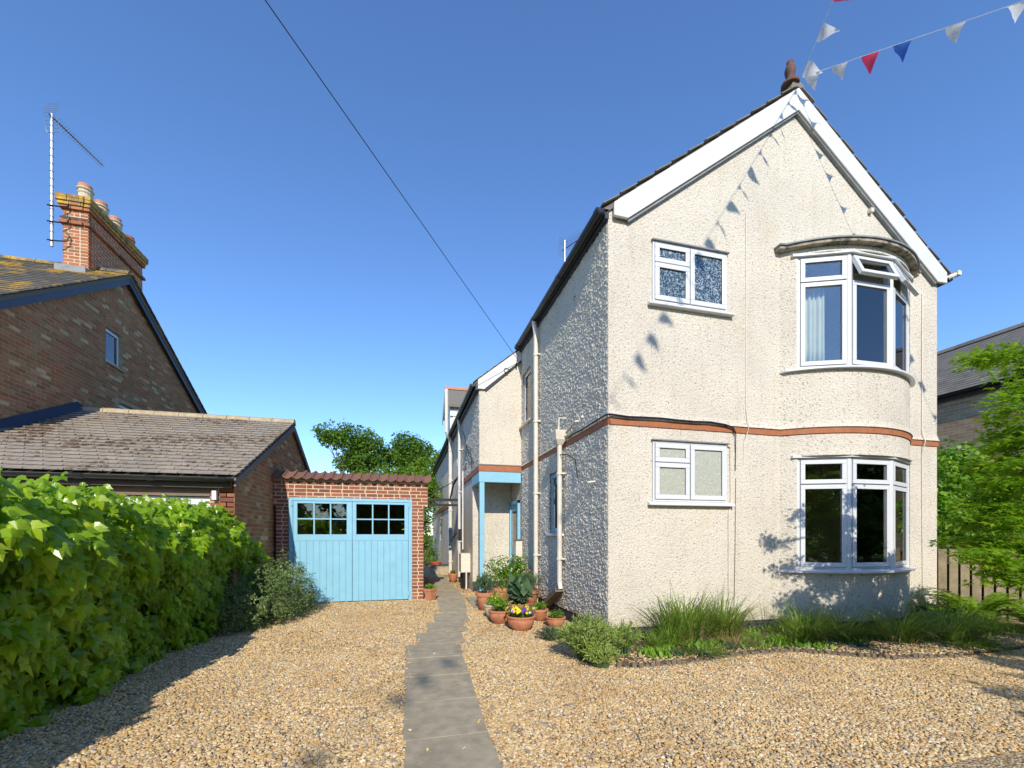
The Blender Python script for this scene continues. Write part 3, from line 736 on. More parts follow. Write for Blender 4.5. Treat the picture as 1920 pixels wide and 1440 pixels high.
def small(z0, z1, gm_):
    x0, x1 = 3.235, 4.405; xm = 3.80; zt = z1-.045-.245
    return window(house, T0, x0, x1, z0, z1, [(x0+.03, xm-.008, zt+.01, z1-.03, 0), (x0+.03, xm-.008, z0+.03, zt, 0), (xm+.008, x1-.03, z0+.03, z1-.03, 0)], gmat=gm_, st=.062)
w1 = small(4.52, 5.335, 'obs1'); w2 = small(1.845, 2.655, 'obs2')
for wo, z in ((w1, 4.52), (w2, 1.845)):
    obj('sill', MB().prism([(HY-.075, z-.055), (HY-.075, z-.035), (HY-.02, z-.002), (HY+.05, z-.002), (HY+.05, z-.055)], 'x', 3.16, 4.50), M['white'], wo, bevel=.005)
    obj('head_flashing', MB().box(3.215, 4.425, HY-.05, HY-.002, (z+.815), (z+.832)), simple('grey_drip', (.22, .21, .2), .6), wo)
# bow windows: three facets
nodes = [5.52, 6.16, 6.92, 7.64]
ny_ = [bowy(x)+.035 for x in nodes]; ny_[0] = bowy(5.52)+.03
def facet(i, z0, z1, zt, op):
    a = Vector((nodes[i], ny_[i], 0)); b = Vector((nodes[i+1], ny_[i+1], 0)); d = (b-a); L_ = d.length; ang = math.atan2(d.y, d.x)
    T = Matrix.Translation(a) @ Matrix.Rotation(ang, 4, 'Z')
    return window(house, T, .012, L_-.012, z0, z1, [(.045, L_-.045, z0+.03, zt-.008, 0), (.045, L_-.045, zt+.008, z1-.03, op)], st=.060, ft=.05)
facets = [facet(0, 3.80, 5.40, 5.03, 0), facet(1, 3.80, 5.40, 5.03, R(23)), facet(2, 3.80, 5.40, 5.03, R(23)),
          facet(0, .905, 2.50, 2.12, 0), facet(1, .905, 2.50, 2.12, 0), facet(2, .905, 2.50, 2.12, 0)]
for lvl, (z0, z1) in enumerate(((3.80, 5.42), (.905, 2.52))):
    for i in (0, 1, 2, 3):
        obj('bow_post', MB().tube([(nodes[i], ny_[i]+.035, z0-.03), (nodes[i], ny_[i]+.035, z1)], .05, 8), M['white'], house)
    # curved sill
    k = 31; pts = []
    lo, hi = BC-half+.02, BC+half-.02
    so = [(lo+(hi-lo)*i/(k-1), bowy(lo+(hi-lo)*i/(k-1))-.075) for i in range(k)]
    so = [(lo-.03, HY+.0)]+[(x, min(y, HY-.03)) for x, y in so]+[(hi+.03, HY)]
    si = [(x, y+.13) for x, y in so]; q = len(so)
    m = MB(); zz = z0-.052
    m.add([(x, y, zz) for x, y in so]+[(x, y, zz+.025) for x, y in so]+[(x, y, zz+.05) for x, y in si]+[(x, y, zz) for x, y in si],
          [(i, i+1, q+i+1, q+i) for i in range(q-1)]+[(q+i, q+i+1, 2*q+i+1, 2*q+i) for i in range(q-1)]+[(3*q+i, 3*q+i+1, i+1, i) for i in range(q-1)]+[(0, q, 2*q, 3*q), (q-1, 4*q-1, 3*q-1, 2*q-1)])
    obj('sill', m, M['white'], facets[0] if lvl == 0 else facets[3])
    zh = z1+(-.02)
    hm = band_mesh([(nodes[0]-.08, ny_[0]+.02)]+[(nodes[i], ny_[i]-.005) for i in range(4)]+[(nodes[3]+.08, ny_[3]+.02)], zh, zh+.035, .045)
    obj('head_trim', hm, M['white'], house)
# reveals beside the bow windows
for z0, z1 in ((.865, 2.53), (3.745, 5.425)):
    for x0, x1 in ((BC-half-.0, 5.50), (7.67, BC+half)):
        xs = [x0+(x1-x0)*i/5 for i in range(6)]
        poly = [(x, bowy(x)) for x in xs]+[(x, max(HY+.05, bowy(x)+.10)) for x in xs[::-1]]
        obj('bow_wall', MB().prism(poly, 'z', z0, z1), M['stucco'], house)
# curtains
def curtain(name, label, p0, p1, z0, z1, group=None, folds=7, depth=.03, mat='curtain'):
    a = Vector(p0); b = Vector(p1); d = b-a; nn = Vector((-d.y, d.x)).normalized(); k = folds*6; m = MB(); vs = []
    for i in range(k+1):
        for j in range(5):
            t = i/k; f = math.sin(t*folds*2*math.pi)*depth*(.7+.3*j/4)+math.sin(t*17+2)*.008
            p = a+d*t+nn*f; vs.append((p.x, p.y, z1-(z1-z0)*j/4+ (0.004*math.sin(i))))
    m.add(vs, [(i*5+j, (i+1)*5+j, (i+1)*5+j+1, i*5+j+1) for i in range(k) for j in range(4)])
    o = obj(name, m, M[mat], smooth=True); s = o.modifiers.new('solid', 'SOLIDIFY'); s.thickness = .003
    return tag(o, label, 'curtain')
curtain('curtain', 'cream pleated curtain drawn back at the left of the upper bow window', (5.58, 5.15), (5.97, 4.98), 3.82, 5.02)
curtain('curtain', 'narrow cream curtain behind the right light of the upper bow window', (6.99, 4.87), (7.42, 5.03), 3.82, 5.02, folds=5)
curtain('curtain', 'slim cream curtain at the left edge of the lower bow window', (5.58, 5.22), (5.67, 5.16), .93, 2.2, folds=2)
curtain('curtain', 'pale curtain behind the right light of the lower bow window', (7.18, 5.02), (7.28, 5.06), .93, 2.3, folds=2)
# side windows (plane x = HX0, facing -X)
TS = Matrix.Translation((HX0+.035, 0, 0)) @ Matrix.Rotation(R(-90), 4, 'Z')    # local x -> -Y, local y -> +X
def sidewin(T, ya, yb, z0, z1, **k): return window(house, T, -yb, -ya, z0, z1, [(-yb+.03, -ya-.03, z0+.03, z1-.03, 0)], **k)
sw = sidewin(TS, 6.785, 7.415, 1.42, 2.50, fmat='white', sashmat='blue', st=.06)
obj('sill', MB().box(HX0-.07, HX0+.05, 6.70, 7.50, 1.375, 1.415), M['white'], sw, bevel=.004)
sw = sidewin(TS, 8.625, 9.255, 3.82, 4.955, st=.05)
obj('sill', MB().box(HX0-.08, HX0+.05, 8.52, 9.36, 3.77, 3.815), M['creampaint'], sw, bevel=.004)
# downpipes
def pipe(parent, pts, r=.034, mat='creampaint', brackets=(), nm='downpipe'):
    m = MB().tube(pts, r, 10)
    for z in brackets:
        x, y = pts[0][0], pts[0][1]
        m.tube([(x, y, z-.02), (x, y, z+.02)], r*1.25, 10); m.box(x, x+.08, y-.07, y+.07, z-.012, z+.012)
    return obj(nm, m, M[mat], parent, smooth=False)
pipe(house, [(HX0-.10, 8.01, .06), (HX0-.10, 8.01, 5.30), (HX0-.14, 8.01, 5.55)], .045, brackets=(1.0, 2.2, 3.6, 4.9))
hp = MB().add([(HX0-.22, 6.56, 3.10), (HX0-.02, 6.56, 3.10), (HX0-.02, 6.80, 3.10), (HX0-.22, 6.80, 3.10), (HX0-.20, 6.58, 2.95), (HX0-.03, 6.58, 2.95), (HX0-.03, 6.78, 2.95), (HX0-.20, 6.78, 2.95), (HX0-.16, 6.63, 2.87), (HX0-.07, 6.63, 2.87), (HX0-.07, 6.73, 2.87), (HX0-.16, 6.73, 2.87)],
     [(0, 1, 5, 4), (1, 2, 6, 5), (2, 3, 7, 6), (3, 0, 4, 7), (4, 5, 9, 8), (5, 6, 10, 9), (6, 7, 11, 10), (7, 4, 8, 11), (8, 9, 10, 11), (0, 3, 2, 1)])
obj('hopper', hp, M['creampaint'], house, bevel=.005)
pipe(house, [(HX0-.11, 6.67, 2.9), (HX0-.11, 6.67, .62), (HX0-.11, 6.62, .50)], .04, brackets=(1.0, 2.4))
obj('waste_pipe', MB().tube([(HX0+.02, 6.60, 3.30), (HX0-.14, 6.62, 3.30), (HX0-.14, 6.64, 3.08)], .018, 8), M['creampaint'], house)
obj('waste_pipe', MB().tube([(HX0+.02, 6.05, 3.12), (HX0-.06, 6.1, 3.12), (HX0-.06, 6.50, 3.04)], .018, 8).tube([(HX0+.02, 5.90, 3.14), (HX0-.05, 5.92, 3.14)], .02, 8), M['creampaint'], house)
obj('overflow_pipe', MB().tube([(HX0+.0, 5.50, 2.14), (HX0-.13, 5.52, 2.12)], .014, 8), M['creampaint'], house)
obj('soil_vent', MB().box(HX0-.018, HX0, 6.22, 6.30, 5.05, 5.13), M['black'], house)
# timber rainwater chute from the second pipe to the gravel
ch = thing('rainwater_chute', 'sloping grey timber chute below the cream downpipe', 'chute', (2.3, 7.0, 0))
Tm = Matrix.Translation((HX0-.13, 6.60, .48)) @ Vector((0, .80, -.40)).to_track_quat('Y', 'Z').to_matrix().to_4x4()
obj('base_board', MB().box(-.06, .06, 0, .95, -.012, .012, Tm), M['log'], ch)
obj('side_board', MB().box(-.075, -.061, 0, .95, -.02, .06, Tm), M['log'], ch); obj('side_board', MB().box(.061, .075, 0, .95, -.02, .06, Tm), M['log'], ch)
# cables on the front wall
def cable(pts, r, label, mat='black', nm='wall_cable'):
    return obj(nm, MB().tube(pts, r, 6), M[mat], house)
sg = []
x = HX0-.04
pts = [(HX0-.045, 6.5-.28*i, 2.955+.004*math.sin(i*2)) for i in range(5)]+[(HX0-.05, HY+.0, 2.955), (HX0-.01, HY-.055, 2.955)]+[(HX0+.25*i, HY-.055, 2.945-.006*math.sin(i*1.7)) for i in range(1, 7)]+[(4.35, HY-.05, 2.93), (4.48, HY-.045, 2.90), (4.54, HY-.03, 2.82), (4.545, HY-.015, 2.3)]
cable(pts[:-1], .013, ''); cable([pts[-2], (4.555, HY-.01, 2.55), (4.55, HY-.01, 2.30)], .006, '')
cable([(4.735, HY-.01, 5.98), (4.74, HY-.008, 4.5), (4.735, HY-.008, 3.2), (4.75, HY-.045, 2.95), (4.74, HY-.03, 2.86), (4.70, HY-.008, 2.70), (4.69, HY-.008, 2.4)], .0055, '', 'creampaint')
cable([(4.56, HY-.008, 2.2), (4.55, HY-.008, 1.2), (4.53, HY-.008, .25)], .004, '', 'log')
cable([(4.38, HY-.02, 2.66), (4.47, HY-.012, 2.62), (4.475, HY-.012, 1.80), (4.44, HY-.012, 1.70), (4.44, HY-.012, .3)], .009, '', 'creampaint')
cable([(8.15, HY-.01, 5.30), (8.14, HY-.01, 3.1), (8.15, HY-.05, 2.9), (8.14, HY-.01, 2.7), (8.16, HY-.01, .35)], .008, '', 'creampaint')
cable([(2.46, 6.75, 2.72), (2.53, 6.42, 2.68), (2.55, 6.15, 2.55), (2.55, 6.05, 2.25)], .008, '')
obj('drain_gully', MB().box(8.02, 8.16, HY-.16, HY-.01, 0, .22).box(8.0, 8.18, HY-.18, HY, .22, .25), M['black'], house)

# ------------------------------------------------------------------ wing over the porch
WX, WY = 1.63, 9.37
PB = 2.80
plate('wall', [(WX-.010, PB), (HX0-.012, PB), (HX0-.012, wz(HX0)-.08), (WX-.010, wz(WX-.01)-.07)], [], 'y', WY, WY+.2, M['stucco'], house)
obj('barge_board', MB().prism([(1.58, wz(1.58)-.005), (1.58, 4.60), (1.72, 4.60), (2.575, wz(2.575)-.27), (2.575, wz(2.575)-.005)], 'y', WY-.06, WY-.025), M['whitewood'], house, bevel=.005)
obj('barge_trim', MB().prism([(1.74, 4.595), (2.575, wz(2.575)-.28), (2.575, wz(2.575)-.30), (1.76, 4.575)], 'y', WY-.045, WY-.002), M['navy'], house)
for r in range(7):
    piece('slate', M['slate'], rf, (1.56+r*.16, WY+.06, wz(1.56+r*.16)+.018), (.2, .28, .012), (0, -math.atan(.8)-.05, 0), r)
obj('telephone_bracket', MB().tube([(2.44, WY-.06, 5.22), (2.44, WY-.16, 5.22), (2.44, WY-.16, 5.30)], .012, 6).tube([(2.30, WY-.07, 5.10)]+[(2.22+.06*math.cos(a), WY-.07, 5.05+.05*math.sin(a)) for a in np.linspace(0, 5.5, 9)], .006, 5), M['black'], house)
# long side wall
plate('wall', rect(WY+.2, YB, PB, 4.66), [rect(12.55, 13.6, 3.55, 4.5)], 'x', WX, WX+.2, M['dash'], house)
plate('wall', rect(10.4, YB, 0, PB), [rect(12.7, 13.5, .9, 2.0), rect(15.2, 16.0, .55, 2.45), rect(19, 20.2, 1.1, 2.2)], 'x', WX, WX+.2, M['dash'], house)
rough_wall('roughcast', WX, WY, 12.4, PB+.13, 4.66, [], 5, cell=.014)
obj('string_course', MB().box(WX-.03, HX0-.03, WY-.03, WY-.001, 2.80, 2.935), M['terracotta_paint'], house)
obj('string_course', MB().box(WX-.03, WX-.001, WY, 12.4, 2.80, 2.925), M['terracotta_paint'], house)
obj('drip_lead', MB().box(WX-.045, HX0-.03, WY-.045, WY-.001, 2.937, 2.955), M['lead'], house)
obj('string_course', MB().box(WX-.05, WX-.001, 14.9, 23.2, 2.40, 2.56), M['terracotta_paint'], house)
obj('wall', MB().box(WX+.2, HX0, 10.41, 10.6, 0, PB), M['stucco'], house)
for ya, yb, z0, z1 in ((12.56, 13.59, 3.56, 4.49), (12.71, 13.49, .91, 1.99), (19.01, 20.19, 1.11, 2.19)):
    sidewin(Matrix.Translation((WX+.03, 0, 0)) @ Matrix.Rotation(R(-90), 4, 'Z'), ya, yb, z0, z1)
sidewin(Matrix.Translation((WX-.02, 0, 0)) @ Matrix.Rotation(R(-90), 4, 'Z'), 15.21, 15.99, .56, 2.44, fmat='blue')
# porch: blue beam, post, recessed wall and door
obj('porch_beam', MB().box(WX-.02, HX0-.03, WY-.015, WY+.09, 2.56, 2.795), M['blue'], house, bevel=.006)
obj('porch_beam', MB().box(WX-.02, WX+.09, WY+.092, 10.38, 2.56, 2.795), M['blue'], house, bevel=.006)
obj('porch_ceiling', MB().box(WX+.1, HX0-.03, WY+.1, 10.38, 2.70, 2.78), M['whitewood'], house)
obj('porch_post', MB().box(WX-.005, WX+.105, WY-.005, WY+.10, .03, 2.559), M['blue'], house, bevel=.008)
plate('wall', [(WX-.0, .25), (HX0-.012, .25), (HX0-.012, 2.70), (WX, 2.70)], [], 'y', 10.385, 10.405, M['stucco'], house)
obj('plinth', MB().box(WX, HX0-.02, 10.36, 10.38, 0, .25), M['plinth'], house)
dr = obj('door', MB().box(HX0-.03, HX0+.03, 9.62, 10.26, .08, 2.12), M['blue'], house, bevel=.004)
obj('door_frame', MB().box(HX0-.06, HX0-.0, 9.54, 9.62, .04, 2.2).box(HX0-.06, HX0, 10.26, 10.34, .04, 2.2).box(HX0-.06, HX0, 9.54, 10.34, 2.12, 2.2), M['blue'], dr, bevel=.004)
obj('pane', MB().box(HX0-.036, HX0-.031, 9.75, 10.13, 1.1, 1.95), M['glass'], dr)
obj('door_handle', MB().tube([(HX0-.03, 9.70, 1.08), (HX0-.08, 9.70, 1.08), (HX0-.08, 9.79, 1.08)], .009, 6), M['metal'], dr)
obj('porch_lamp', MB().lathe([(0, .0), (.05, 0), (.06, -.05), (.04, -.09), (0, -.10)], (2.47, WY+.25, 2.70), 10), M['black'], house)
obj('wall_letterbox', MB().box(HX0-.17, HX0-.02, 9.28, 9.42, .80, 1.26), M['creampaint'], house, bevel=.01)
obj('letterbox_lid', MB().prism([(HX0-.19, 1.262), (HX0-.01, 1.262), (HX0-.01, 1.30)], 'y', 9.26, 9.44), M['bark'], house)
# pipes on the long wall
pipe(house, [(WX-.10, 12.19, .2), (WX-.10, 12.19, 4.45), (WX-.13, 12.19, 4.66)], .04, 'whitewood', brackets=(1.2, 2.6, 3.8))
pipe(house, [(WX-.12, 14.4, .05), (WX-.12, 14.4, 4.55), (WX-.26, 14.3, 4.78), (WX-.26, 14.3, 6.20)], .06, 'creampaint', brackets=(.5, 1.5, 2.2, 3.2, 4.2), nm='soil_pipe')
pipe(house, [(WX-.1, 11.45, 1.0), (WX-.1, 11.45, 3.1), (WX-.05, 11.2, 3.3)], .022, 'whitewood', nm='waste_pipe')
obj('waste_pipe', MB().tube([(WX, 12.9, 3.2), (WX-.14, 13.3, 2.95), (WX-.14, 14.3, 2.55)], .03, 8).tube([(WX, 13.2, 1.5), (WX-.12, 13.6, 1.3), (WX-.12, 14.3, 1.1)], .022, 8), M['black'], house)
obj('wall_cable', MB().tube([(WX-.03, 10.0, 3.1), (WX-.06, 10.6, 3.35), (WX-.06, 11.3, 3.9), (WX-.03, 12.0, 4.3)], .01, 6).tube([(WX-.03, 9.8, 2.96), (WX-.05, 10.2, 3.0), (WX-.05, 10.4, 3.5), (WX-.03, 11.8, 3.9)], .008, 6), M['black'], house)
obj('wall_vent', MB().box(WX-.03, WX-.002, 11.3, 11.9, 3.15, 3.75), M['black'], house)
obj('flue', MB().box(WX-.14, WX, 12.1, 12.4, 1.25, 1.55), M['black'], house)
mb_ = obj('meter_box', MB().box(WX-.24, WX-.0, 10.75, 11.15, .44, .92), M['creampaint'], house, bevel=.012)
obj('pipe_cluster', MB().tube([(WX-.06, 10.9, .02), (WX-.06, 10.9, .44)], .03, 8).tube([(WX-.15, 10.85, .02), (WX-.15, 10.85, .44)], .022, 8).tube([(WX-.18, 11.05, .02), (WX-.18, 11.05, .44)], .03, 8), M['black'], house)
obj('downpipe', MB().tube([(WX-.11, 10.7, .02), (WX-.11, 10.7, .5)], .022, 8), M['whitewood'], house)
# dormer far along the wing roof
dm = MB()
dy0, dy1, dx0, dx1 = 15.3, 17.0, 1.50, 4.2
dorm = obj('dormer', MB().prism([(dy0+.1, 4.9), (dy1-.1, 4.9), (dy1-.1, 6.05), ((dy0+dy1)/2, 6.75), (dy0+.1, 6.05)], 'x', dx0+.10, dx1), M['whitewood'], house)
ym = (dy0+dy1)/2
for s_ in (-1, 1):
    ye = ym+s_*.98
    poly = [(ym, 6.86), (ye, 5.98), (ye, 5.90), (ym, 6.78)]
    obj('dormer_roof', MB().prism(poly, 'x', dx0, dx1), M['slate'], dorm)
    obj('dormer_barge', MB().prism([(ym, 6.80), (ye, 5.92), (ye, 5.72), (ym, 6.60)], 'x', dx0-.03, dx0), M['whitewood'], dorm)
obj('ridge_tile', MB().prism([(ym-.11, 6.80), (ym, 6.93), (ym+.11, 6.80)], 'x', dx0-.02, dx1), M['terracotta'], dorm)
obj('dormer_cheek', MB().box(dx0+.2, dx1, dy0+.06, dy0+.098, 4.9, 6.0), M['whitewood'], dorm)
obj('dormer_trim', MB().box(dx0+.1, dx1, dy0+.03, dy0+.058, 5.62, 5.86), M['white'], dorm)
# step at the back door
obj('doorstep', MB().box(1.12, WX-.01, 15.0, 16.2, 0, .28).box(1.0, 1.12, 15.0, 16.2, 0, .14), M['concrete'], house)

# aerial behind the roof
def yagi(t, x, y, z, direction, n=16, blen=1.0, el=.18, tilt=-.1, gw=.30):
    d = Vector(direction).normalized(); side = Vector((-d.y, d.x, 0)).normalized()
    a = Vector((x, y, z)); bm_ = MB().tube([a-d*.12, a+d*blen+Vector((0, 0, tilt))], .014, 6); obj('boom', bm_, M['black'], t)
    e = MB()
    for i in range(n):
        p = a+(d*blen+Vector((0, 0, tilt)))*((i+1)/n); w_ = el*(1-.35*i/n)
        e.tube([p-side*w_/2+Vector((0, 0, .05)), p+Vector((0, 0, .01)), p+side*w_/2+Vector((0, 0, .05))], .005, 4)
        e.tube([p-side*w_/2-Vector((0, 0, .05)), p-Vector((0, 0, .01)), p+side*w_/2-Vector((0, 0, .05))], .005, 4)
    obj('director', e, M['metal'], t, kind='stuff')
    r = MB()
    for s_ in (-1, 1):
        for i in range(5):
            q = a-d*.10+Vector((0, 0, s_*(.04+i*.07)))-d*(i*.02*-1)
            r.tube([q-side*gw, q+side*gw], .004, 4)
        for w_ in (-gw, 0, gw): r.tube([a-d*.1+side*w_+Vector((0, 0, s_*.03)), a-d*.02+side*w_+Vector((0, 0, s_*.33))], .004, 4)
    obj('reflector', r, M['metal'], t)
st2 = obj('chimney', MB().box(5.15, 5.85, 14.0, 14.9, 7.5, 9.0), M['mortar_grey'], house); lay_bricks(st2, M['chimbrick'], 'y', 14.0, 5.15, 5.85, 7.5, 8.95, limit=0); lay_bricks(st2, M['chimbrick'], 'x-', 5.15, 14.0, 14.9, 7.5, 8.95, limit=0)
an = thing('tv_aerial', 'small metal television aerial showing above the cream house roof', 'aerial', (5.5, 14.2, 8.4))
obj('mast', MB().tube([(5.5, 14.2, 7.9), (5.5, 14.2, 11.75)], .025, 8), M['metal'], an); yagi(an, 5.5, 14.2, 11.45, (.5, -1, 0), 12, 1.1, .75, .0)

# ------------------------------------------------------------------ garage with blue doors
GY = 9.45
gar = thing('brick_garage', 'small red brick garage with pale blue double doors and a pantile edge', 'garage', (-1.03, GY, 0))
obj('mortar_bed', MB().box(-2.47, -2.245, GY, GY+.2, 0, 2.0).box(.175, .41, GY, GY+.2, 0, 2.0).box(-2.58, .50, GY, GY+.2, 2.145, 2.50).box(-2.58, -2.245, GY, GY+.2, 2.0, 2.145).box(.175, .50, GY, GY+.2, 2.0, 2.145), M['mortar'], gar)
key = lambda t: 0
for a, b, z0, z1, fl in ((-2.475, -2.235, .008, 1.93, True), (.175, .415, .008, 1.93, True), (-2.585, -2.235, 1.958, 2.10, False), (.175, .505, 1.958, 2.10, False), (-2.585, .505, 2.108, 2.50, True)):
    z = z0; row = 0
    while z < z1-.04:
        lo, hi = a, b
        if z0 > 1.9 and z0 < 2.1 and row == 0: lo, hi = (a+.05, b) if a < -1 else (a, b-.05)
        x = lo; i = 0
        while x < hi-.03:
            if b-a < .3: l = (.225-.1) if (i+row) % 2 else .105
            else: l = .105 if (i+row) % 2 and (row % 4 != 2) or (i == 0 and row % 2) else .215
            e = min(x+l, hi)
            if hi-e < .05: e = hi
            piece('brick', M['redbrick'], gar, ((x+e)/2, GY-.004+.05+random.uniform(-.0012, .0012), z+.0325), (e-x-.004, .1, .060), seed=i+row)
            x = e+.011; i += 1
        z += .0752; row += 1
# sides, back and roof
obj('side_wall', MB().box(-2.44, -2.30, GY+.2, 14.6, 0, 2.45).box(.25, .39, GY+.2, 14.6, 0, 2.45).box(-2.3, .25, 14.4, 14.6, 0, 2.45), M['mortar_grey'], gar)
lay_bricks(gar, M['redbrick'], 'x+', .39, GY+.2, 14.6, .01, 2.42, limit=120, nearkey=lambda t: t[0][1])
obj('flat_roof', MB().box(-2.5, .45, GY+.45, 14.7, 2.50, 2.58), M['lead'], gar)
obj('mortar_fillet', MB().box(-2.57, .49, GY+.01, GY+.19, 2.50, 2.575), M['mortar'], gar)
TWD = (.56+2.68)/18
for i in range(18):
    x0 = -2.68+i*TWD; m = MB(); vs = []; k = 9; pit = R(24)
    for yy_, zz_ in ((0, 0), (.42, .42*math.sin(pit))):
        for j in range(k+1):
            t = j/k; px_ = x0+t*(TWD+.02); h = .020*math.cos(t*2*math.pi+.6)+(.012 if j > k-2 else 0)
            vs.append((px_, GY-.13+yy_*math.cos(pit)+.0, 2.535+zz_+h))
            
    n_ = k+1
    vs += [(a, b, c-.016) for a, b, c in vs]
    fs = [(j, j+1, n_+j+1, n_+j) for j in range(k)]+[(2*n_+j, 3*n_+j, 3*n_+j+1, 2*n_+j+1) for j in range(k)]+[(j, 2*n_+j, 2*n_+j+1, j+1) for j in range(k)]+[(0, n_, 3*n_, 2*n_), (k, 2*n_+k, 3*n_+k, n_+k)]
    o = obj('pantile', m.add(vs, fs), M['pantile'], gar)
    o.location.z += random.uniform(-.004, .004); o.location.y += random.uniform(-.008, .008)
# doors
DX0, DX1, DZ = -2.232, .172, 2.142
obj('door_frame', MB().box(DX0, DX0+.075, GY-.03, GY+.08, 0, DZ).box(DX1-.075, DX1, GY-.03, GY+.08, 0, DZ).box(DX0+.075, DX1-.075, GY-.03, GY+.08, DZ-.06, DZ), M['blue'], gar, bevel=.004)
for li, (a, b) in enumerate(((DX0+.08, -1.037), (-1.031, DX1-.08))):
    y0, y1 = GY-.018, GY+.03; t = .09 if li == 0 else .085
    gz0, gz1 = 1.40, 2.03; ga, gb = (a+.075, b-.105) if li == 0 else (a+.075, b-.075)
    f = MB().box(a, ga, y0, y1, 1.27, 2.08).box(gb, b, y0, y1, 1.27, 2.08).box(ga, gb, y0, y1, gz1, 2.08).box(ga, gb, y0, y1, 1.27, gz0)
    for c in (1, 2):
        xx = ga+(gb-ga)*c/3; f.box(xx-.014, xx+.014, y0+.004, y1-.006, gz0, gz1)
    zz = (gz0+gz1)/2; f.box(ga, gb, y0+.003, y1-.005, zz-.013, zz+.013)
    lf = obj('door', f, M['blue'], gar, bevel=.003)
    for c in range(3):
        for r_ in range(2):
            xx = ga+(gb-ga)*c/3; x2 = ga+(gb-ga)*(c+1)/3; z0_ = gz0+(gz1-gz0)*r_/2
            obj('pane', MB().box(xx+.005, x2-.005, GY+.008, GY+.012, z0_+.005, z0_+(gz1-gz0)/2-.005), M['glassd'], lf)
    nb = 9; bw = (b-a)/nb
    for i in range(nb):
        p0_, p1_ = a+i*bw+.0008, a+(i+1)*bw-.0008; c_ = .005
        obj('board', MB().prism([(p0_, GY+.012), (p0_, GY-.014+c_), (p0_+c_, GY-.014), (p1_-c_, GY-.014), (p1_, GY-.014+c_), (p1_, GY+.012)], 'z', .02, 1.268), M['blue'], lf)
    if li == 1:
        obj('strap', MB().box(b-.62, b-.0, GY-.022, GY-.015, .12, .155).box(b-.62, b, GY-.022, GY-.015, .20, .206), M['blue'], lf)
        obj('keyhole', MB().lathe([(0, 0), (.018, 0), (.018, .008), (0, .008)], (0, 0, 0), 10), M['metal'], lf)
        lf.children[-1].rotation_euler = (R(90), 0, 0); lf.children[-1].location = Vector((a+.045, GY-.02, .92))-gar.location
    else: obj('strap', MB().box(a+.35, b-.35, GY-.022, GY-.015, .10, .135), M['blue'], lf)
    for z in (1.98, .1):
        x_ = DX0+.06 if li == 0 else DX1-.06
        obj('hinge', MB().box(x_-.025, x_+.025, GY-.036, GY-.031, z, z+.09).tube([(x_, GY-.04, z-.02), (x_, GY-.04, z+.11)], .009, 6), M['blue'], lf)
# dark things inside the garage
yb_ = thing('garden_ornament', 'yellow round ornament behind the lower right garage pane', 'ornament', (.0, 9.62, 1.38))
obj('disc', MB().lathe([(0, -.01), (.05, -.01), (.05, .01), (0, .01)], (-.005, 9.62, 1.63), 10).lathe([(0, -.03), (.06, 0), (0, .03)], (-.0, 9.62, 1.50), 10), simple('yellow_plastic', (.5, .55, .05), .5), yb_)
obj('shelf', MB().box(-2.2, .2, 10.3, 10.6, 1.30, 1.33), M['wax'], gar)
# roofed gate frame between garage and house
gf = thing('gate_frame', 'thin black overhead gate frame bridging the garage and the house wall', 'gate frame', (1.0, 12.3, 0))
obj('top_bar', MB().box(.40, 1.60, 12.20, 12.27, 2.34, 2.40), M['black'], gf)
obj('top_bar', MB().box(.40, 1.60, 12.20, 12.27, 2.20, 2.26), M['black'], gf)
obj('canopy_sheet', MB().add([(.4, 12.28, 2.40), (1.6, 12.28, 2.40), (1.6, 12.28, 2.42), (.4, 12.28, 2.42), (.4, 13.0, 2.44), (1.6, 13.0, 2.44), (1.6, 13.0, 2.46), (.4, 13.0, 2.46)], [(0, 1, 2, 3), (0, 4, 5, 1), (3, 2, 6, 7), (4, 7, 6, 5)]), M['black'], gf)
obj('stay_cable', MB().tube([(.45, 12.2, 2.45), (.9, 12.2, 2.62), (1.3, 12.2, 2.85), (1.58, 12.2, 3.1)], .012, 6), M['black'], gf)

# ------------------------------------------------------------------ neighbour's garage (left)
NX, NY0, NYR, NYB = -2.47, 7.29, 10.84, 14.4
NXL = -6.56
ng_ = thing('tiled_garage', 'neighbouring brick garage with mossy grey tiled roof behind the creeper', 'garage', (NX, NY0, 0))
sl = (3.97-2.28)/(NYR-NY0)
gp_ = [(NY0+.15, 0), (NYB-.1, 0), (NYB-.1, 2.33), (NYR, 3.93), (NY0+.15, 2.33)]
obj('side_wall', MB().prism(gp_, 'x', NX-.25, NX-.055), M['mortar_grey'], ng_)
lay_bricks(ng_, M['neighbrick'], 'x+', NX-.055, NY0+.15, NYB-.1, .02, 3.88, inside=lambda y, z, w_: z < 2.28+(min(y, 2*NYR-y)-NY0)*sl-.06, limit=300, nearkey=lambda t: t[0][1]-.8*t[0][2])
up = Vector((0, 1, sl)).normalized(); Lr = math.hypot(NYR-NY0, 3.97-2.28)
obj('roof_deck', MB().add([(NXL, NY0-.02, 2.245), (NX+.02, NY0-.02, 2.245), (NX+.02, NYR, 3.93), (NXL, NYR, 3.93), (NXL, NYB+.1, 2.245), (NX+.02, NYB+.1, 2.245), (NXL, NYR, 3.88), (NX+.02, NYR, 3.88), (NXL, NY0-.02, 2.2), (NX+.02, NY0-.02, 2.2), (NXL, NYB+.1, 2.2), (NX+.02, NYB+.1, 2.2)],
    [(0, 1, 2, 3), (3, 2, 5, 4), (1, 9, 7, 2), (2, 7, 11, 5), (8, 9, 1, 0), (6, 7, 9, 8), (6, 10, 11, 7)]), M['slate'], ng_)
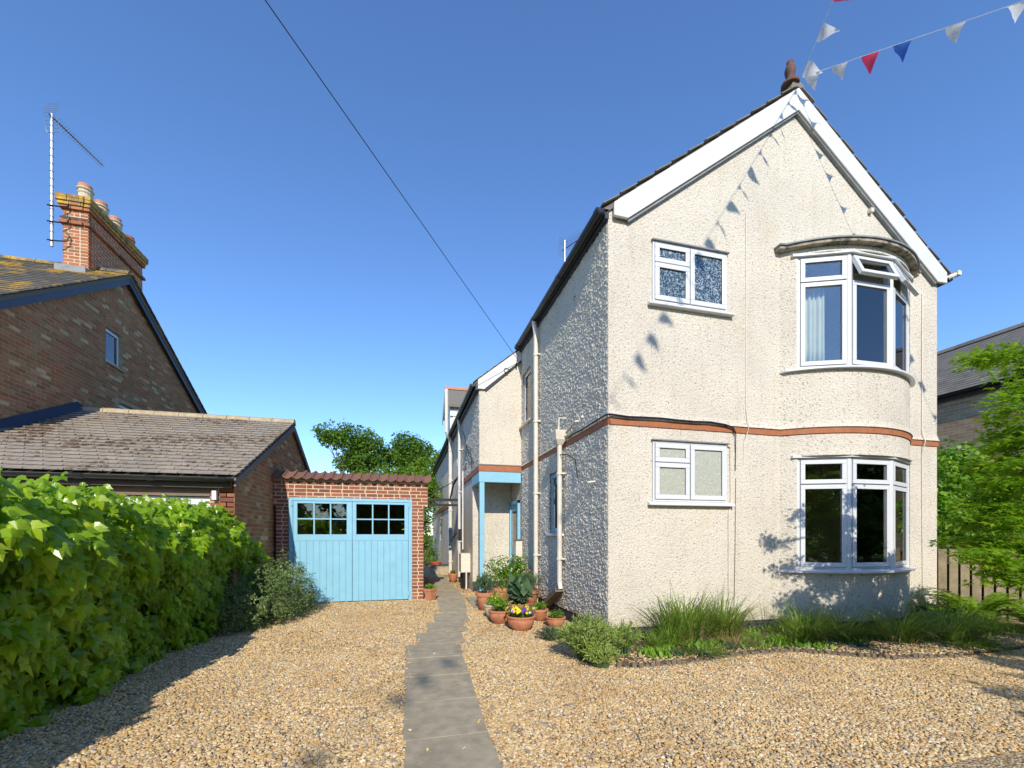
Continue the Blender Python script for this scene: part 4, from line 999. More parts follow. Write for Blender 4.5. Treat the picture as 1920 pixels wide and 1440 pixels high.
tile_slope(ng_, M['mosstile'], (NXL, NY0-.04, 2.26), (1, 0, 0), up, NX+.04-NXL, Lr+.02, .225, .188, .018, limit=300, nearkey=lambda t: t[0][1]*1.0-t[0][0]*.6)
for i in range(9):
    x0 = NX+.04-(i+1)*.455; 
    obj('ridge_tile', MB().prism([(NYR-.12, 3.93), (NYR-.085, 4.02), (NYR, 4.06), (NYR+.085, 4.02), (NYR+.12, 3.93), (NYR, 3.97)], 'x', x0, x0+.445), simple('ridge_cement', (.42, .33, .2), .9, .2, 10) if i == 0 else bpy.data.materials['ridge_cement'], ng_)
obj('fascia', MB().box(NXL, NX-.06, NY0+.03, NY0+.07, 2.10, 2.25), simple('dark_brown_fascia', (.06, .04, .03), .6), ng_)
gt = gutter(ng_, 0, NXL, NX+.03, 0, .055, 'black', 'x', joints=(-2.6, -3.5, -4.35, -5.25, -6.1)); gt.location = Vector((0, NY0-.07, 2.235))-ng_.location
obj('soffit_beam', MB().box(NXL, -2.86, NY0+.16, NY0+.3, 1.98, 2.16), M['brown'], ng_)
obj('front_pier', MB().box(-2.85, NX-.06, NY0+.15, NY0+.4, 0, 2.2), M['mortar'], ng_)
lay_bricks(ng_, M['redbrick'], 'y', NY0+.15, -2.85, NX-.06, .02, 2.18, limit=80)
obj('garage_door', MB().box(-6.5, -2.87, NY0+.22, NY0+.26, 0, 1.97), M['white'], ng_)
for i in range(24):
    obj('door_rib', MB().box(-6.45+i*.15, -6.45+i*.15+.015, NY0+.212, NY0+.22, .1, 1.93), simple('rib_grey', (.35, .35, .36), .5) if i == 0 else bpy.data.materials['rib_grey'], ng_)
obj('verge_board', MB().prism([(NY0-.03, 2.23), (NYR, 3.92), (NYB+.1, 2.23), (NYB+.1, 2.12), (NYR, 3.80), (NY0-.03, 2.12)], 'x', NX-.0, NX+.03), M['slate'], ng_)
obj('security_light', MB().box(-2.80, -2.74, NY0+.07, NY0+.13, 1.92, 2.06), M['white'], ng_)
fl = obj('lead_flashing', MB().add([(NXL+.005, NY0-.1, 2.27), (NXL+.16, NY0-.1, 2.30), (NXL+.16, NYR, 4.01), (NXL+.005, NYR, 4.10), (NXL+.16, NYB, 2.33), (NXL+.005, NYB, 2.40), (NXL+.005, NY0-.1, 2.45), (NXL+.005, NYR, 4.16)], [(0, 1, 2, 3), (3, 2, 4, 5), (6, 1, 2, 7)]), M['navy'], ng_)

# ------------------------------------------------------------------ neighbour's tall brick house (left)
AY, AZ = 12.42, 7.72
nh = thing('brick_house', 'tall neighbouring brick gable house with lichened slate roof on the far left', 'house', (NXL, AY, 0))
s1 = (AZ-5.0)/(AY-8.4); Yf = 8.0; Yb = 17.2
def nz_(y): return AZ-.685*abs(y-AY) if y < AY else AZ-.557*(y-AY)
gp_ = [(Yf, 0), (Yb, 0), (Yb, nz_(Yb)-.12), (AY, AZ-.12), (Yf, nz_(Yf)-.12)]
plate('gable_wall', gp_, [rect(11.74, 12.35, 5.33, 6.18), rect(12.22, 13.0, 3.6, 4.56)], 'x', NXL-.27, NXL-.02, M['mortar_grey'], nh)
def nin(y, z, w_):
    if z < 3.1 or z > nz_(y)-.20: return False
    if 12.18 < y+w_/2 and y-w_/2 < 13.04 and 3.55 < z < 4.62: return False
    if y < NYR and z < 2.28+(y-NY0)*sl-.1: return False
    return True
for ya, yb, za, zb, lim in ((8.6, 11.735, 3.15, 7.6, 230), (11.735, 12.355, 3.15, 5.29, 10), (11.735, 12.355, 6.20, 7.7, 20), (12.355, 16.9, 3.15, 7.6, 40)):
    lay_bricks(nh, M['neighbrick'], 'x+', NXL-.02, ya, yb, za, zb, inside=nin, limit=lim, nearkey=lambda t: t[0][1]-.2*t[0][2])
obj('wall', MB().box(-13, NXL-.27, Yf+.012, Yf+.25, 0, nz_(Yf)-.1), M['mortar_grey'], nh); obj('wall', MB().box(-13, NXL-.27, Yb-.25, Yb, 0, nz_(Yb)-.1), M['mortar_grey'], nh)
lay_bricks(nh, M['neighbrick'], 'y', Yf+.012, -12.95, NXL-.03, 2.2, nz_(Yf)-.12, limit=0)
# window in the gable
TN = Matrix.Translation((NXL-.10, 0, 0)) @ Matrix.Rotation(R(90), 4, 'Z')      # local x -> +Y, local y -> -X
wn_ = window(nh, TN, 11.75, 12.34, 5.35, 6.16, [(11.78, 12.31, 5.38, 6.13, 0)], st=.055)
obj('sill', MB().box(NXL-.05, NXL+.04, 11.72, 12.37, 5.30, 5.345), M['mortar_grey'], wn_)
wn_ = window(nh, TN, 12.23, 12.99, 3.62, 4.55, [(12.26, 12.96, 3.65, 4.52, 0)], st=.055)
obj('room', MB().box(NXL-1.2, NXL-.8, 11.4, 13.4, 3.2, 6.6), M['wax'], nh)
# roof
ra = obj('roof', MB().prism([(Yf-.25, nz_(Yf-.25)), (AY, AZ), (AY, AZ-.08), (Yf-.25, nz_(Yf-.25)-.08)], 'x', -16, NXL+.10), M['slate'], nh)
obj('roof', MB().prism([(Yb+.25, nz_(Yb+.25)), (AY, AZ), (AY, AZ-.08), (Yb+.25, nz_(Yb+.25)-.08)], 'x', -16, NXL+.10), M['slate'], nh)
tile_slope(nh, M['nslate'], (-13.0, Yf-.25, nz_(Yf-.25)+.01), (1, 0, 0), Vector((0, 1, .685)), 13.0+NXL+.13, (AY-Yf+.25)*math.hypot(1, .685)-.05, .26, .20, .012, limit=300, name='slate',
           nearkey=lambda t: -t[0][0]*1.5-t[0][1]*.4)
for i in range(12):
    x0 = NXL+.12-(i+1)*.455
    obj('ridge_tile', MB().prism([(AY-.12, AZ-.03), (AY-.08, AZ+.06), (AY, AZ+.10), (AY+.08, AZ+.06), (AY+.12, AZ-.03), (AY, AZ+.03)], 'x', x0, x0+.445), M['nslate'], nh)
obj('barge_board', MB().prism([(Yf-.2, nz_(Yf-.2)-.03), (AY, AZ-.03), (AY, AZ-.23), (Yf-.2, nz_(Yf-.2)-.23)], 'x', NXL+.04, NXL+.09), M['navy'], nh)
obj('barge_board', MB().prism([(Yb+.2, nz_(Yb+.2)-.03), (AY, AZ-.03), (AY, AZ-.23), (Yb+.2, nz_(Yb+.2)-.23)], 'x', NXL+.04, NXL+.09), M['navy'], nh)
for j in range(24):      # verge slates on the far rake
    y_ = AY+.1+j*.2
    if y_ < Yb+.2: piece('slate', M['nslate'], nh, (NXL+.03, y_, nz_(y_)+.02), (.25, .24, .014), (-math.atan(.557)+.05, 0, 0), j)
# chimney
CX0, CX1, CY0, CY1 = -7.56, -7.06, 12.0, 14.15
chm = obj('chimney', MB().box(CX0+.02, CX1-.02, CY0+.02, CY1-.02, 6.2, 9.05), M['mortar'], nh)
zz = 7.05; row = 0
while zz < 8.98:
    prox = .0 if zz < 8.50 else (.025 if zz < 8.58 else 0.0)
    x = CX0-prox
    parts_ = [.10, .215, .165] if row % 2 else [.215, .10, .165]
    for l in parts_:
        piece('brick', M['chimbrick'], chm, (x+l/2, CY0+.016+.05-prox, zz+.0325), (l-.004, .1, .060), seed=row); x += l+.011
    zz += .0752; row += 1
lay_bricks(chm, M['chimbrick'], 'x+', CX1-.02, CY0+.06, CY1, 6.55, 8.98, limit=200, nearkey=lambda t: t[0][1]-t[0][2])
lay_bricks(chm, M['chimbrick'], 'x-', CX0+.02, CY0+.06, CY1, 6.9, 8.98, limit=0)
for z0, z1, o_, mt in ((8.50, 8.57, .035, 'chimbrick'), (8.84, 8.91, .03, 'chimbrick'), (8.915, 8.985, .055, 'chimcap'), (8.99, 9.06, .08, 'chimcap'), (9.065, 9.135, .08, 'chimcap')):
    y = CY0-o_; 
    while y < CY1+o_-.05:
        l = min(.215, CY1+o_-y); 
        if z0 > 8.9 or True:
            piece('brick', M[mt], chm, (CX1+o_-.05, y+l/2, (z0+z1)/2), (.12, l, z1-z0), seed=int(y*10)); 
        y += l+.01
    x = CX0-o_
    while x < CX1+o_-.15:
        l = min(.215, CX1+o_-.12-x); piece('brick', M[mt], chm, (x+l/2, CY0-o_+.05, (z0+z1)/2), (l, .12, z1-z0), seed=int(x*10)); x += l+.01
obj('flaunching', MB().box(CX0-.05, CX1+.05, CY0-.05, CY1+.05, 9.06, 9.16), M['chimcap'], chm)
obj('flashing', MB().box(CX0-.03, CX1+.05, CY0-.18, CY0-.02, nz_(CY0)-.12, nz_(CY0)+.05), M['lead'], chm)
for i, (yy_, mt) in enumerate(((12.28, 'potbuff'), (12.82, 'potbuff'), (13.36, 'potbuff'), (13.9, 'terracotta'))):
    h = .42 if i < 3 else .32
    p = obj('chimney_pot', MB().lathe([(.13, 0), (.125, h*.6), (.14, h*.63), (.14, h*.68), (.13, h*.7), (.125, h*.78), (.155, h*.84), (.155, h*.9), (.12, h*.93), (.10, h*.9)], (-7.28, yy_, 9.14), 16), M[mt], chm, smooth=False)
    obj('pot_rim', MB().lathe([(.115, h*.9), (.125, h*.92), (.13, h*1.12), (.12, h*1.15), (.10, h*1.1), (.10, h*.9)], (-7.28, yy_, 9.14), 16), M['terracotta'] if i < 3 else M['chimbrick'], chm)
# aerial on the chimney
an = thing('tv_aerial', 'tall pale mast with a long spiky television aerial bracketed to the brick chimney', 'aerial', (-7.72, 11.9, 7.9))
obj('mast', MB().tube([(-7.68, 11.9, 7.88), (-7.68, 11.9, 10.86)], .032, 8), M['metal'], an)
jr = MB()
for z in np.arange(8.2, 10.8, .17): jr.tube([(-7.68, 11.9, z), (-7.68, 11.9, z+.012)], .036, 8)
obj('mast_tape', jr, M['black'], an)
for z in (8.0, 8.42, 8.78):
    obj('bracket', MB().tube([(-7.74, 11.86, z), (-7.56, 11.86, z), (-7.42, 11.93, z+.06), (-7.40, 11.96, z+.2), (-7.48, 11.97, z+.32)], .014, 6), M['black'], an)
obj('strap', MB().box(CX0-.02, CX1+.01, CY0-.035, CY0-.022, 8.62, 8.65), M['black'], an)
yagi(an, -7.66, 11.95, 10.80, (.24, 1, 0), 22, 1.15, .17, -.06, .15)

# ------------------------------------------------------------------ right-hand neighbour
RXN = 13.0
rn = thing('brick_cottage', 'buff brick house with grey slate roof seen beyond the right corner', 'house', (RXN, 7, 0))
obj('wall', MB().box(RXN+.02, RXN+.3, 2, 16, 0, 4.85), M['mortar'], rn); obj('wall', MB().box(RXN+.3, RXN+6, 2, 2.3, 0, 4.85), M['buffbrick'], rn)
lay_bricks(rn, M['buffbrick'], 'x-', RXN+.02, 4.6, 10.2, 1.6, 4.8, limit=300, nearkey=lambda t: t[0][1]-.5*t[0][2], name='brick', out=.0012, jit=.0004)
obj('roof_deck', MB().prism([(RXN-.06, 4.86), (RXN+2.94, 6.92), (RXN+6.1, 4.78), (RXN+6.1, 4.70), (RXN+2.94, 6.82), (RXN-.06, 4.78)], 'y', 1.8, 16.2), M['slate'], rn)
upr = Vector((3.12, 0, 2.14)).normalized()
tile_slope(rn, M['slate'], (RXN-.09, 3.2, 4.85), (0, 1, 0), upr, 8.5, 3.8, .26, .16, .0055, limit=300, name='slate', nearkey=lambda t: t[0][1]-t[0][2], jitter=.0012)
for i in range(15): obj('ridge_tile', MB().prism([(RXN+2.82, 6.90), (RXN+2.94, 7.03), (RXN+3.06, 6.90)], 'y', 3.2+i*.46, 3.2+i*.46+.44), M['slate'], rn)
gutter(rn, RXN-.10, 2, 16, 4.83, .05)
obj('fascia', MB().box(RXN-.04, RXN-.0, 2, 16, 4.68, 4.82), M['black'], rn)

# ------------------------------------------------------------------ picket fence on the right
fc = thing('picket_fence', 'pale wooden picket fence behind the fern at the right', 'fence', (8.8, 4.9, 0))
fa, fb = Vector((8.52, 5.28)), Vector((9.75, 3.35)); fd = (fb-fa).normalized(); fn = Vector((fd.y, -fd.x)); ang = math.atan2(fd.y, fd.x)
for i in range(18):
    p = fa+fd*(i*.128+.05); T = Matrix.Translation((p.x, p.y, 0)) @ Matrix.Rotation(ang, 4, 'Z')
    h = 1.17+random.uniform(-.02, .01)
    obj('picket', MB().box(-.050, .050, -.012, .012, .07, h, T), M['fence'], fc, bevel=.003)
for z in (.22, .98):
    T = Matrix.Translation((fa.x, fa.y, 0)) @ Matrix.Rotation(ang, 4, 'Z')
    obj('rail', MB().box(0, 2.35, .014, .06, z-.04, z+.04, T), M['fence'], fc)
T = Matrix.Translation((fa.x, fa.y, 0)) @ Matrix.Rotation(ang, 4, 'Z')
obj('gravel_board', MB().box(0, 2.35, -.03, .012, 0, .068, T), M['fence'], fc)
obj('backing_board', MB().box(0, 2.35, .062, .075, .1, 1.1, T), M['darkfence'], fc)

# ------------------------------------------------------------------ creeper over a boundary fence (left)
bf = thing('boundary_fence', 'low brown timber fence hidden under the creeper', 'fence', (-2.9, 4.5, 0))
for i in range(24):
    obj('fence_board', MB().box(-2.92, -2.89, .9+i*.30, .9+i*.30+.285, 0, 1.45), M['darkfence'], bf)
for y in (1.0, 2.9, 4.8, 6.7, 8.05): obj('post', MB().box(-3.0, -2.92, y-.05, y+.05, 0, 1.5), M['darkfence'], bf)
cr = thing('creeper', 'dense bright green lobed-leaf creeper spilling over the left boundary', 'climbing plant', (-2.75, 4.5, 0))
def creeper_pts(n):
    y = .7+rng.random(n)**.85*7.35; P = np.zeros((n, 3)); Nn = np.zeros((n, 3))
    u = rng.random(n)
    top = 1.64+.07*np.sin(y*1.9+.5)+.06*np.sin(y*4.3)+.045*np.sin(y*9.7)
    top = np.where(y > 7.2, top-(y-7.2)*.35, top)
    # face (+X) with bulges, and rounded top
    face = u < .70
    t = rng.random(n); z = .03+t*(top-.03)
    bulge = .10*np.sin(t*np.pi*.95)+.15*np.exp(-((t-.80)/.16)**2)+.07*np.sin(y*3.1+z*2)+.06*np.sin(y*8.3+z*4)*np.sin(z*8+y*2.3)+.03*np.sin(y*15+1)*np.sin(z*13)-.07
    base = -2.62-.22*np.clip((4.6-y)/4, 0, 1)*0
    x = base+bulge+rng.normal(0, .05, n)-.30*np.clip((t-.86)/.14, 0, 1)**2
    P[:, 0] = x; P[:, 1] = y; P[:, 2] = z
    Nn[:, 0] = 1; Nn[:, 2] = .35+.6*np.clip((t-.8)/.2, 0, 1); Nn[:, 1] = -.45-1.3*np.clip((t-.55)/.3, 0, 1)
    k = ~face; m = k.sum()
    xt = rng.uniform(-3.55, -2.50, m); P[k, 0] = xt; P[k, 2] = top[k]-.20*((xt+2.95)/.6)**2+rng.normal(0, .045, m)+.06*np.abs(rng.normal(size=m)); 
    Nn[k] = np.c_[(xt+2.9)*.7, np.full(m, -1.1), np.ones(m)]
    e = (y > 7.8) & (rng.random(n) < .6); Nn[e] += np.array([0, 1.2, 0])
    return P, Nn
NL = 18000
P, Nn = creeper_pts(NL); gap = np.sin(P[:, 1]*4.1+P[:, 2]*3)*np.sin(P[:, 2]*5.3-P[:, 1]*1.7+1)+.35*rng.normal(size=NL) > -.62; P, Nn = P[gap], Nn[gap]; NL = len(P); Nn = unit(unit(Nn)+.62*rnd(NL)); Y = np.tile(np.array([.25, -.05, -1.0]), (NL, 1))+.34*rnd(NL)
size = rng.uniform(.05, .108, NL)
# the 300 leaves that show largest become single parts, nearest to the camera and frontmost
vis = (P[:, 1] > 2.4); dist = np.linalg.norm(P-np.array([0, 0, 1.4]), axis=1)
score = np.where(vis, size/dist*(1+.8*(P[:, 0]+2.6))*(1+.6*(P[:, 2] > 1.2)), 0); order = np.argsort(-score); sel = order[:300]; rest = order[300:]
me = npmesh('leaf_shape', IVY[0], IVY[1]); me.materials.append(M['creeper'])
for i in sel:
    n_ = Vector(Nn[i]); y_ = Vector(Y[i]); y_ = (y_-n_*y_.dot(n_)).normalized(); x_ = y_.cross(n_)
    o = bpy.data.objects.new('leaf', me); o.parent = cr; C.objects.link(o)
    o.location = Vector(P[i])+Vector((.02, 0, .01))-cr.location; o.rotation_euler = Matrix((x_, y_, n_)).transposed().to_euler(); o.scale = [size[i]*1.12]*3
V, F = leaves(P[rest], Nn[rest], Y[rest], size[rest], IVY); link('leaf_mass', npmesh('leaf_mass', V, F), M['creeper'], cr, kind='stuff')
st_ = MB()
for i in range(60):
    y = .9+i*.12; p = [(-2.86, y, 0)]; 
    for k in range(6): p.append((p[-1][0]+random.uniform(-.02, .05), p[-1][1]+random.uniform(-.12, .12), p[-1][2]+.27))
    st_.tube(p, [.012]*2+[.008]*5, 5)
obj('stem', st_, M['bark'], cr, kind='stuff')
# a dark inner core of older leaves so that gaps read as depth, not as holes
k = rng.random(5000); P2 = np.c_[-2.86+.12*rng.random(5000), .8+7.1*rng.random(5000), .02+1.5*rng.random(5000)]
V, F = leaves(P2, unit(np.array([1., 0, .2])+.6*rnd(5000)), np.tile(np.array([0, 0, -1.]), (5000, 1))+.5*rnd(5000), rng.uniform(.07, .11, 5000), IVY)
link('inner_leaves', npmesh('inner_leaves', V, F), M['creeper'], cr, kind='stuff')

# ------------------------------------------------------------------ shrubs
def spiky(name, label, cat, c, rad, h, n, mat, size=.06, up=.5, tpl=BLADE, group=None, stems=40, droop=0., thickness=.004, leafup=.6, per=14):
    """shrub built of sprays: arching stems set with small leaves"""
    t = thing(name, label, cat, c, group); sm = MB(); P = []; D = []
    for i in range(stems):
        a = random.uniform(0, 2*math.pi); r = math.sqrt(random.random()); ex, ey = rad[0]*r*math.cos(a), rad[1]*r*math.sin(a)
        hh = h*(1-.45*r*r)*random.uniform(.75, 1.08)
        p0 = Vector((ex*.25, ey*.25, 0)); p3 = Vector((ex, ey, hh)); p1 = Vector((ex*.35, ey*.35, hh*.7)); pts = []
        for k in range(6):
            s = k/5; q = p0*(1-s)**2+p1*2*s*(1-s)+p3*s*s; q.z -= droop*s*s*s*h; pts.append(q)
        sm.tube([pt(q) for q in pts], thickness, 4, False)
        for k in range(per):
            s = .25+.75*random.random(); f = s*5; i0 = min(4, int(f)); q = pts[i0].lerp(pts[i0+1], f-i0); d = (pts[i0+1]-pts[i0]).normalized()
            P.append(q); D.append(d)
    P = np.array(P); D = np.array(D); m = len(P)
    V, F = leaves(P, rnd(m), D*leafup+rnd(m)*.7+np.array([0, 0, up*.3]), size*rng.uniform(.6, 1.3, m), tpl)
    obj('stem', sm, M['bark'] if mat != 'lav' else M['greygreen'], t, world=False, kind='stuff'); o = link('foliage', npmesh('foliage', V, F), M[mat], t, world=False, kind='stuff')
    return t
# juniper: low mound of feathery sprays by the garage
jn = thing('juniper_bush', 'low spreading feathery juniper against the garage doors', 'shrub', (-2.15, 7.9, 0))
def mound(parent, blobs, n, size, mat, sprays, tpl=BLADE, stiff=.7, hang=-.35, origin=(0, 0, 0)):
    P0, N0 = blobcloud(blobs, sprays, .25); k = P0[:, 2] > .03; P0, N0 = P0[k], N0[k]; per = max(4, n//len(P0)); P = []; D = []; Nn = []
    for p, q in zip(P0, N0):
        d = unit((q*np.array([1, 1, .5])+rng.normal(0, .35, 3)+np.array([0, 0, hang]))[None])[0]; L_ = rng.uniform(.10, .22)
        s = rng.random(per); P.append(p+np.outer(s, d)*L_+rng.normal(0, .008, (per, 3))); D.append(d*stiff+rnd(per)*.6); Nn.append(q+rnd(per)*.7)
    P = np.concatenate(P); D = np.concatenate(D); Nn = np.concatenate(Nn); P[:, 2] = np.maximum(P[:, 2], .02)
    V, F = leaves(P, Nn, D, size*rng.uniform(.6, 1.4, len(P)), tpl); return link('foliage', npmesh('foliage', V, F), mat, parent, kind='stuff')
NEED = (np.array([(0, 0, 0), (.16, .5, .0), (0, 1, 0), (-.16, .5, .0)]), np.array([(0, 1, 2), (0, 2, 3)]))
mound(jn, [(-2.25, 7.55, .35, .52, .75, .52), (-2.0, 8.15, .38, .42, .6, .60), (-2.45, 7.2, .28, .35, .6, .42), (-2.1, 8.0, .6, .35, .4, .36), (-1.95, 8.55, .25, .30, .35, .35)], 26000, .042, M['juniper'], 2300, tpl=NEED)
obj('branch', MB().tube([(-2.15, 7.9, 0), (-2.1, 7.9, .3), (-1.9, 8.1, .6)], .03, 6).tube([(-2.15, 7.9, 0), (-2.35, 7.6, .3), (-2.5, 7.3, .5)], .03, 6), M['bark'], jn)
iv = thing('low_creeper', 'trailing creeper growth low beside the garage pier', 'climbing plant', (-2.6, 8.9, 0))
P, Nn = blobcloud([(-2.62, 8.75, .45, .22, .5, .5)], 420, .5); V, F = leaves(P, unit(Nn+.4*rnd(len(P))), np.tile(np.array([0, 0, -1.]), (len(P), 1))+.5*rnd(len(P)), rng.uniform(.05, .09, len(P)), IVY)
link('foliage', npmesh('foliage', V, F), M['creeper'], iv, kind='stuff')
# lavender and santolina at the corner
spiky('lavender', 'large pale green lavender at the front corner of the cream house', 'shrub', (1.98, 4.42, 0.0), (.40, .32), .50, 0, 'lav', .058, .8, stems=170, per=34)
spiky('lavender', 'smaller lavender clump growing out of the bed to the right of the corner', 'shrub', (2.42, 4.42, .03), (.24, .18), .38, 0, 'lav', .052, .8, stems=70, per=28)
spiky('lavender', 'low front spray of lavender leaning over the gravel', 'shrub', (2.02, 4.12, .0), (.24, .14), .26, 0, 'lav', .052, .8, stems=50, per=28)
spiky('santolina', 'dark green feathery low bush between the bowls and the lavender', 'shrub', (1.88, 5.35, 0), (.22, .2), .20, 0, 'greygreen', .03, .8, stems=110, per=24)
spiky('wall_shrub', 'small leafy bush against the black plinth behind the lavender', 'shrub', (2.44, 4.95, 0), (.12, .12), .42, 0, 'herb', .035, .8, stems=26, per=18)
# grass tufts
def tuft(label, c, rad, h, n, mat='grass', wd=.012, name='grass_tuft', group=None, cat='grass clump'):
    V = []; F = []; rr = random
    for i in range(n):
        a = rr.uniform(0, 6.283); r0 = rad*.45*math.sqrt(rr.random()); hh = h*rr.uniform(.55, 1.1); lean = rad*rr.uniform(.3, 1.5)
        bx_, by = r0*math.cos(a), r0*math.sin(a); a2 = a+rr.uniform(-.6, .6); d = Vector((math.cos(a2), math.sin(a2), 0)); sd_ = Vector((-d.y, d.x, 0))*wd*rr.uniform(.6, 1.2)
        dr = rr.uniform(.0, .75); b0 = len(V); sg_ = 6
        for k in range(sg_+1):
            s = k/sg_; w_ = 1-s**2.2; p = Vector((bx_, by, 0))+d*lean*s**1.8+Vector((0, 0, hh*(s-dr*s**3)))
            V += [tuple(p-sd_*w_*.5), tuple(p+sd_*w_*.5)]
        F += [(b0+2*k, b0+2*k+1, b0+2*k+3, b0+2*k+2) for k in range(sg_)]
    me = bpy.data.meshes.new(name); me.from_pydata(V, [], F); me.update()
    o = link(name, me, M[mat]); o.location = c; return tag(o, label, cat, group)
tuft('tallest clump of arching green grass against the wall under the small window', (3.50, 4.76, .03), .46, .80, 330, wd=.016)
tuft('arching grass clump crossing the beige conduit, right half of the tall pair', (4.05, 4.76, .03), .40, .74, 270, wd=.016)
tuft('shorter grass clump left of the tall pair', (3.15, 4.62, .03), .28, .46, 170)
tuft('small pale young grass clump between the lavender and the tall grass', (2.85, 4.45, .03), .15, .32, 120)
tuft('arching grass clump in front of the left end of the bow', (5.05, 4.45, .03), .45, .58, 270, wd=.016)
tuft('second arching clump under the left light of the lower bow window', (5.5, 4.32, .03), .38, .50, 210, wd=.016)
tuft('broad bright green bladed clump below the bow near the log edging', (4.78, 4.28, .03), .18, .30, 130, wd=.02)
tuft('dark strappy clump under the middle of the bow window', (6.1, 4.10, .03), .45, .56, 280, wd=.012)
tuft('wide drooping grass clump under the right end of the bow', (6.9, 4.05, .03), .58, .58, 330, wd=.016)
for k_, (x, y, h_) in enumerate(((3.55, 4.66, .5), (4.1, 4.66, .45), (5.1, 4.35, .36), (6.0, 4.0, .32), (6.9, 3.95, .34))):
    tuft('straw coloured dead blades among the '+['tall clump under the small window', 'clump crossing the conduit', 'clump at the left end of the bow', 'strappy clump under the bow middle', 'drooping clump at the right end of the bow'][k_], (x, y, .03), .40, h_, 70, 'dry', .010, name='dead_grass')
tuft('low dry grass patch at the front of the bed below the tall clump', (3.95, 4.42, .03), .30, .20, 240, 'dry', .006)
tuft('short green weeds along the bed edge near the corner', (3.3, 4.25, .03), .30, .14, 200, 'herb', .012)
tuft('low green leaves at the bed edge left of the bow', (4.55, 4.35, .03), .22, .15, 160, 'herb', .014)
tuft('dry straw and leaf tuft between the two lavender clumps and the grass', (3.35, 4.42, .03), .25, .13, 160, 'dry', .008)
for k_, (x, y, s) in enumerate(((2.98, 4.22, .10), (3.25, 4.14, .09), (3.75, 4.30, .10), (5.35, 4.0, .08))):
    spiky('blue_fescue', ['round grey-green cushion nearest the lavender', 'grey-green cushion second along the log edging', 'grey-green cushion below the tall grass', 'grey-green cushion below the bow window'][k_], 'cushion plant', (x, y, .02), (s, s), s*.9, 0, 'greygreen', .025, .8, stems=60, per=12)
# ferns and low growth at right
def fern(label, c, n, L_, name='fern'):
    t = thing(name, label, 'fern', c); P = []; D = []; Nn = []; Sz = []; sm = MB()
    for i in range(n):
        a = 2*math.pi*i/n+random.uniform(-.3, .3); d = Vector((math.cos(a), math.sin(a), 0)); ll = L_*random.uniform(.7, 1.1); up_ = random.uniform(.8, 1.5); pts = []
        for k in range(9):
            s = k/8; pts.append(d*ll*.75*s**1.3+Vector((0, 0, ll*(up_*s-.75*up_*s*s*.9))))
        sm.tube([pt(p) for p in pts], .003, 3, False)
        side = Vector((-d.y, d.x, 0))
        for k in range(34):
            s = .12+.88*k/34; f = s*8; i0 = min(7, int(f)); q = pts[i0].lerp(pts[i0+1], f-i0); tg = (pts[i0+1]-pts[i0]).normalized(); w_ = .065*L_/.6*(math.sin(min(1, s*1.05)*math.pi*.9)**.7+.05)
            for sgn in (-1, 1):
                P.append(q); D.append(side*sgn+tg*.35+Vector((0, 0, -.1))); nn = side.cross(tg); Nn.append(nn if nn.z > 0 else -nn); Sz.append(w_)
    V, F = leaves(np.array(P), np.array(Nn)+.15*rnd(len(P)), np.array(D), np.array(Sz), NEED)
    obj('stem', sm, M['fern'], t, world=False, kind='stuff'); link('frond', npmesh('frond', V, F), M['fern'], t, world=False, kind='stuff'); return t
fern('large bright green fern in front of the picket fence', (8.15, 4.45, .02), 34, 1.0)
fern('lower fern spreading left of the large fern towards the wall corner', (7.7, 4.55, .02), 24, .65)
fern('fern at the right leaning against the pickets', (8.5, 4.0, .02), 24, .75)
tuft('long arching grass under the ferns beside the bow', (7.75, 4.2, .03), .42, .42, 360)
tuft('mixed low leaves at the far right end of the bed', (8.5, 3.75, .03), .5, .14, 420, 'fern', .016)
tuft('low leafy growth in the bed before the right end of the bow', (6.7, 3.75, .03), .4, .15, 260, 'herb', .012)
gc = []
for cx_, cy_, rr_, k_ in [(rng.uniform(2.5, 8.8), rng.uniform(4.0, 4.95), rng.uniform(.05, .22), 0) for _ in range(48)]:
    n_ = int(60*rr_/.12); gc.append(np.c_[rng.normal(cx_, rr_*.6, n_), rng.normal(cy_, rr_*.5, n_), np.full(n_, .045)])
P = np.concatenate(gc); P = P[inpoly(P, BED)]; n_ = len(P)
V, F = leaves(P, unit(np.array([0, -1., .6])+.8*rnd(n_)), np.array([0, 0, 1.])+.6*rnd(n_), rng.uniform(.03, .12, n_), (DIAMOND[0]*np.array([.55, 1, 1]), DIAMOND[1]))
o = link('ground_cover', npmesh('ground_cover', V, F), M['herb'], kind='stuff'); o['label'] = 'low weeds and seedlings covering the flower bed soil'
# fallen leaves and litter in the bed
n_ = 4200; P = np.c_[rng.uniform(2.3, 9, n_), rng.uniform(3.5, 5.1, n_), rng.uniform(.046, .06, n_)]; P = P[inpoly(P, BED)]
V, F = leaves(P, unit(np.array([0, 0, 1.])+.4*rnd(len(P))), rnd(len(P)), rng.uniform(.015, .045, len(P)), DIAMOND)
o = link('leaf_litter', npmesh('leaf_litter', V, F), M['dry'], kind='stuff'); o['label'] = 'dry leaf litter lying in the flower bed'

